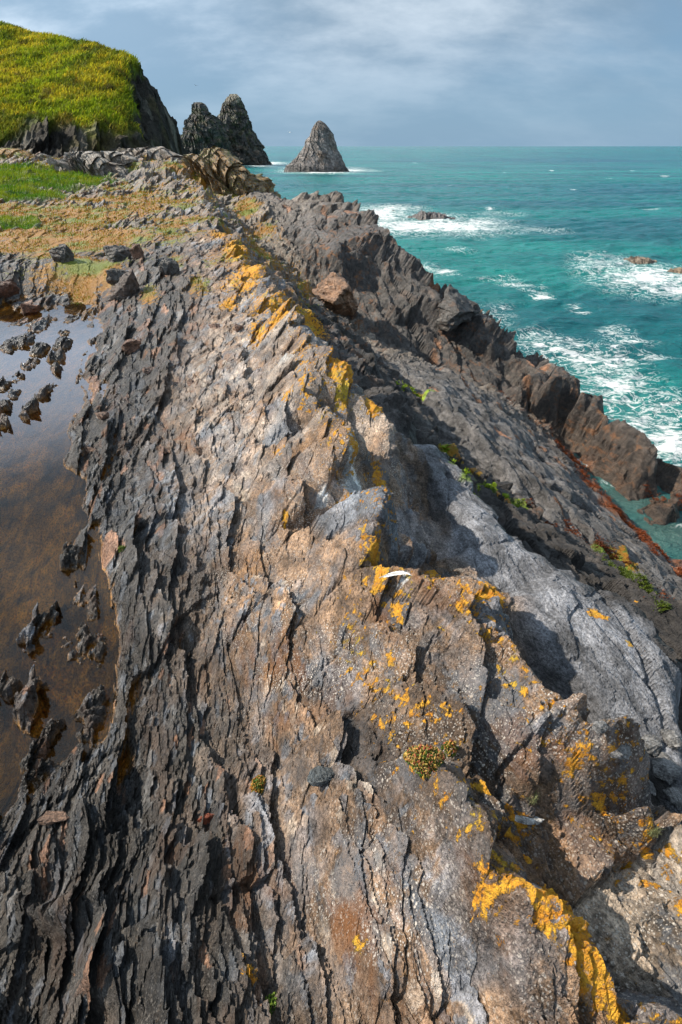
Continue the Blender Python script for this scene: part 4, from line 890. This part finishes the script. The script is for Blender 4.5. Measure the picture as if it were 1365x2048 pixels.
# fleshy cushion plants
def cushion(px, py, rx, ry, n, label, pal, leaf=.006, h=.03, name='stonecrop'):
    g = ground(px, py); k = mperpx(g); rx *= k; ry *= k*1.4
    root = bpy.data.objects.new(name, None); COL.objects.link(root); root.location = g; tag(root, label, 'plant')
    base = []; 
    t = np.linspace(0, 2*np.pi, 7)[:-1]
    def leafmesh(nm, m_, cols, up):
        V = []; Q = []; Cc = []
        for _ in range(m_):
            a_ = rng.uniform(0, 2*np.pi); q_ = rng.uniform(0, 1)**.55*(1+.15*math.sin(3*a_)); x = q_*rx*math.cos(a_); y = q_*ry*math.sin(a_)
            gg = h*(1-q_**2)*rng.uniform(.35, 1.1)+.003+up
            d = Vector((rng.normal(0, .7), rng.normal(0, .7), 1)).normalized(); s1 = d.orthogonal().normalized(); s2 = d.cross(s1); l_ = leaf*rng.uniform(.6, 1.4)
            c0_ = Vector((x, y, gg)); b0 = len(V)
            for w_, tt in ((.25, -1), (1, -.3), (.85, .4), (.15, 1)):
                for aa in range(5): V.append(tuple(c0_ + d*l_*tt + (s1*math.cos(aa*1.2566)+s2*math.sin(aa*1.2566))*l_*.42*w_))
            for rr_ in range(3):
                for aa in range(5): Q.append((b0+rr_*5+aa, b0+rr_*5+(aa+1)%5, b0+rr_*5+5+(aa+1)%5, b0+rr_*5+5+aa))
            cl = np.array(cols[rng.integers(0, len(cols))])*rng.uniform(.7, 1.3); Cc += [cl]*20
        mesh_np(nm, V, Q, M_LEAF, smooth=True, attrs={'Col': np.array(Cc)}, parent=root)
    leafmesh('leaves', n, pal[0], 0); leafmesh('buds', n//2, pal[1], .006)
M_LEAF = attrmat('fleshy_leaf', .5, .3, .15)
PG = [(.10,.16,.02),(.16,.16,.02),(.06,.11,.015)]; PR = [(.40,.20,.05),(.45,.28,.10),(.32,.09,.04),(.42,.30,.06)]
cushion(850, 1522, 36, 20, 900, 'low stonecrop cushion with red and yellow tips on the brown ridge', (PG, PR))
cushion(900, 1500, 14, 9, 200, 'small reddish stonecrop tuft just beyond the larger cushion', (PG, PR))
cushion(519, 1578, 15, 17, 360, 'small green and orange stonecrop in a dark crevice', (PG, [(.40,.16,.03),(.45,.25,.05)]), h=.04)
cushion(550, 2015, 15, 12, 200, 'tiny green plant at the bottom edge in a rock crack', ([(.10,.20,.02),(.07,.13,.02)], [(.15,.22,.03)]), h=.03, name='small_plant')
cushion(245, 1100, 8, 6, 100, 'tiny green plant in the dark rock above the tide pool edge', ([(.10,.15,.02)], [(.15,.18,.03)]), h=.02, name='small_plant')
def bristle(px, py, r_px, label):
    g = ground(px, py); k = mperpx(g); n = 260
    a_ = rng.uniform(0, 2*np.pi, n); q_ = rng.uniform(0, 1, n)**.5*r_px*k
    pos = np.stack([q_*np.cos(a_)*.7, q_*np.sin(a_), 0*a_], 1)
    o = blades('lichen_tuft', pos, rng.uniform(.012, .03, n), np.full(n, .0025), np.array([[.30,.32,.16]])*rng.uniform(.6,1.2,(n,1)), bend=1.0, wind=(0,0)); o.location = g
    tag(o, label, 'lichen')
bristle(1060, 1592, 16, 'pale green bristly lichen tuft above the white stone sliver')
bristle(1300, 1660, 14, 'pale green bristly lichen tuft beside a patch of orange lichen')

# bright green gutweed draped in the gully
def drape(name, line, wpx, colA, colB, label, h=.05, seed=0, n=26000, bl=.022, kind='stuff', wid=.009):
    P3 = []
    per = n//max(1, len(line)-1)
    for (x0, y0), (x1, y1) in zip(line[:-1], line[1:]):
        a3 = ground(x0, y0); b3 = ground(x1, y1); w_ = wpx*mperpx(a3)
        t = rng.uniform(0, 1, per); of = rng.normal(0, .45, per)*w_
        # clumped
        x = a3.x+(b3.x-a3.x)*t + U[0]*of; y = a3.y+(b3.y-a3.y)*t + U[1]*of
        P3.append(np.stack([x, y], 1))
    Pp = np.concatenate(P3); kk = fbm(Pp[:,0]/.25, Pp[:,1]/.4, seed, 3) > -.1; Pp = Pp[kk]
    ti, ri = toidx(Pp[:,0], Pp[:,1], 900); ti = ti.clip(0, 898.99); ri = ri.clip(0, 898.99); i_ = ti.astype(int); j_ = ri.astype(int)
    z_ = HFIN[j_, i_]
    m_ = len(Pp); mixr = rng.uniform(0, 1, (m_, 1)); cl = np.array([colA])*mixr + np.array([colB])*(1-mixr); cl = cl*rng.uniform(.6, 1.3, (m_, 1))
    o = blades(name, np.stack([Pp[:,0]+U[0]*.01, Pp[:,1], z_+.005], 1), rng.uniform(.4, 1.2, m_)*bl, np.full(m_, wid), cl, mat=M_LEAF, bend=1.6, wind=(.2,-.2))
    tag(o, label, None, kind=kind)
GA, GB = (.34,.46,.02), (.20,.30,.015)
drape('green_algae', [(930,950),(960,975),(1000,992),(1040,1008)], 10, GA, GB, 'bright yellow green algae mat in the gully', seed=700, n=16000)
drape('green_algae', [(885,895),(905,915),(915,935)], 8, GA, GB, 'bright green algae strip higher up the gully', seed=701, n=6000)
drape('green_algae', [(795,770),(825,778),(858,792)], 7, GA, GB, 'pale green algae strip at the head of the gully', seed=702, n=6000)
drape('green_algae', [(1190,1100),(1240,1135),(1290,1180),(1330,1220)], 12, (.10,.14,.012), (.06,.09,.01), 'dark green algae down the gully', seed=703, n=9000)
RA, RB = (.30,.07,.012), (.12,.03,.012)
drape('red_seaweed', [(1110,880),(1160,930),(1190,975),(1230,1015),(1280,1060),(1320,1105),(1365,1150)], 22, RA, RB, 'rust red seaweed along the inlet', seed=710, n=30000, bl=.035)
drape('red_seaweed', [(980,770),(1040,820),(1090,860),(1120,885)], 12, (.14,.05,.02), RB, 'brown red seaweed below the outer ridge', seed=711, n=9000)
drape('red_seaweed', [(1060,1015),(1120,1040),(1200,1090),(1260,1130),(1330,1200)], 24, (.20,.055,.012), RB, 'sparse red weed on the ledge', seed=712, n=9000)
drape('red_seaweed', [(1290,970),(1330,1000),(1365,1030)], 16, RA, RB, 'red weed on the seaward side', seed=713, n=5000)

# birds
def bird(name, px, py, Y, span, colr, label):
    import bmesh
    x, y, z_ = PY(px, py, Y); bm = bmesh.new()
    root = bpy.data.objects.new(name, None); COL.objects.link(root); root.location = (x, y, z_); root.rotation_euler = (0, .2, .5); tag(root, label, 'bird')
    m_ = simple(name+'_feathers', colr, .7, .2, .1)
    V = []; Q = []
    for i_, (t, r_) in enumerate([(-.28,.004),(-.2,.03),(-.05,.055),(.1,.05),(.19,.028),(.24,.03),(.28,.018),(.33,.003)]):
        for a_ in range(8): V.append((r_*span*1.2*math.cos(a_*math.pi/4), t*span, r_*span*math.sin(a_*math.pi/4)))
        if i_:
            for a_ in range(8): b_ = (i_-1)*8; Q.append((b_+a_, b_+(a_+1)%8, b_+8+(a_+1)%8, b_+8+a_))
    mesh_np('body', V, Q, m_, smooth=True, parent=root)
    for s_ in (-1, 1):
        V = []; 
        for t, w_, h_, f_ in [(0,.14,.02,.05),(.15,.14,.10,.07),(.3,.11,.12,.05),(.42,.06,.07,-.02),(.5,.005,.02,-.08)]:
            V += [(s_*t*span, (f_+w_/2)*span, h_*span), (s_*t*span, (f_-w_/2)*span, h_*span), (s_*t*span, f_*span, (h_+.012)*span)]
        Q = []
        for i_ in range(4):
            b_ = i_*3; Q += [(b_, b_+2, b_+5, b_+3), (b_+2, b_+1, b_+4, b_+5), (b_+1, b_, b_+3, b_+4)]
        mesh_np('wing', V, Q, m_, parent=root)
bird('bird', 392, 171, 120, .75, (.03,.03,.03), 'small dark bird flying beside the headland')
bird('gull', 580, 265, 130, 1.0, (.8,.8,.8), 'small white gull flying between the sea stacks')


# ------------------------------------------------------------------ light, sky, camera
TO_SUN = Vector((-0.88, 0.26, 0.71)).normalized()
sun = bpy.data.lights.new('sun', 'SUN'); sun.energy = 5.0; sun.angle = math.radians(0.5); sun.color = (1.0, 0.90, 0.76)
so = bpy.data.objects.new('sun', sun); COL.objects.link(so); so.rotation_euler = TO_SUN.to_track_quat('Z', 'Y').to_euler()
so.location = (-20, 5, 40)
w = bpy.data.worlds.new('World'); scene.world = w; w.use_nodes = True; nt_ = w.node_tree; nt_.nodes.clear()
class WN(NT):
    def __init__(s): s.t = nt_
Wn = WN(); out = Wn.n('ShaderNodeOutputWorld'); bg = Wn.n('ShaderNodeBackground'); bg.inputs[1].default_value = 0.066
sky = Wn.n('ShaderNodeTexSky', sky_type='NISHITA'); sky.sun_disc = False
sky.sun_elevation = math.asin(TO_SUN.z); sky.sun_rotation = math.atan2(TO_SUN.x, TO_SUN.y); sky.altitude = 0; sky.air_density = 1.0; sky.dust_density = 0.6; sky.ozone_density = 1.2
gen = Wn.n('ShaderNodeTexCoord').outputs['Generated']
sep = Wn.n('ShaderNodeSeparateXYZ'); Wn.link(gen, sep.inputs[0])
zc = Wn.math('MAXIMUM', sep.outputs[2], 0.0)
zd = Wn.math('ADD', zc, 0.42)
pxn = Wn.math('DIVIDE', sep.outputs[0], zd); pyn = Wn.math('DIVIDE', sep.outputs[1], zd)
cv = Wn.n('ShaderNodeCombineXYZ', i_0=pxn, i_1=pyn).outputs[0]
cn = Wn.noise(Wn.mapping(cv, scale=(.55,1,1), loc=(3.1,1.7,0)), 1.8, 7, .55, .3); cn2 = Wn.noise(Wn.mapping(cv, loc=(7,2,0)), .45, 3, .5)
cov = Wn.math('ADD', Wn.math('MULTIPLY', cn, .7), Wn.math('MULTIPLY', cn2, .5))
side = Wn.math('MULTIPLY', sep.outputs[0], -.12)
cov = Wn.math('ADD', cov, side); cov = Wn.math('ADD', cov, Wn.math('MULTIPLY', zc, .35))
cm = Wn.ramp(cov, .42, .66)
lft = Wn.ramp(sep.outputs[0], .05, -.35, 1.0, 1.35)
ccol = Wn.mix(Wn.ramp(Wn.noise(Wn.mapping(cv, scale=(.6,1,1), loc=(1,5,0)), 2.3, 7, .58), .38, .66), (2.9,4.2,5.6), (7.8,9.0,10.2))
ccol = Wn.mix(1.0, ccol, Wn.n('ShaderNodeCombineXYZ', i_0=lft, i_1=lft, i_2=lft).outputs[0], 'MULTIPLY')
bank = Wn.math('MULTIPLY', Wn.ramp(zc, .17, .27), Wn.math('MULTIPLY', Wn.ramp(sep.outputs[0], -.02, -.30), Wn.ramp(zc, .46, .34)))  # unseen bright cloud, added up left to light the pool reflection
ccol = Wn.mix(bank, ccol, (18.0, 21.5, 27.0))
clear = Wn.mix(Wn.ramp(zc, 0.0, .35), (2.5,4.5,6.6), (1.8,3.3,5.6))
skyc = Wn.mix(.85, sky.outputs[0], clear)
fin = Wn.mix(Wn.math('MAXIMUM', Wn.math('MULTIPLY', bank, Wn.ramp(cov, .3, .6)), Wn.math('MULTIPLY', cm, Wn.ramp(zc, 0.02, .16, .2, .92))), skyc, ccol)
Wn.link(fin, bg.inputs[0]); Wn.link(bg.outputs[0], out.inputs[0])
cam = bpy.data.cameras.new('camera'); cam.sensor_fit = 'VERTICAL'; cam.sensor_height = 36; cam.lens = 36*FX/2048
cam.clip_start = .02; cam.clip_end = 90000
cobj = bpy.data.objects.new('camera', cam); COL.objects.link(cobj); cobj.location = (0,0,CAMZ); cobj.rotation_euler = (math.pi/2-PITCH, 0, 0)
scene.camera = cobj
scene.view_settings.view_transform = 'Standard'; scene.view_settings.look = 'None'; scene.view_settings.gamma = 1; scene.view_settings.exposure = 0.5
scene.cycles.use_adaptive_sampling = True; scene.cycles.adaptive_threshold = 0.03; scene.cycles.diffuse_bounces = 2; scene.cycles.glossy_bounces = 2; scene.cycles.max_bounces = 4; scene.cycles.transparent_max_bounces = 8
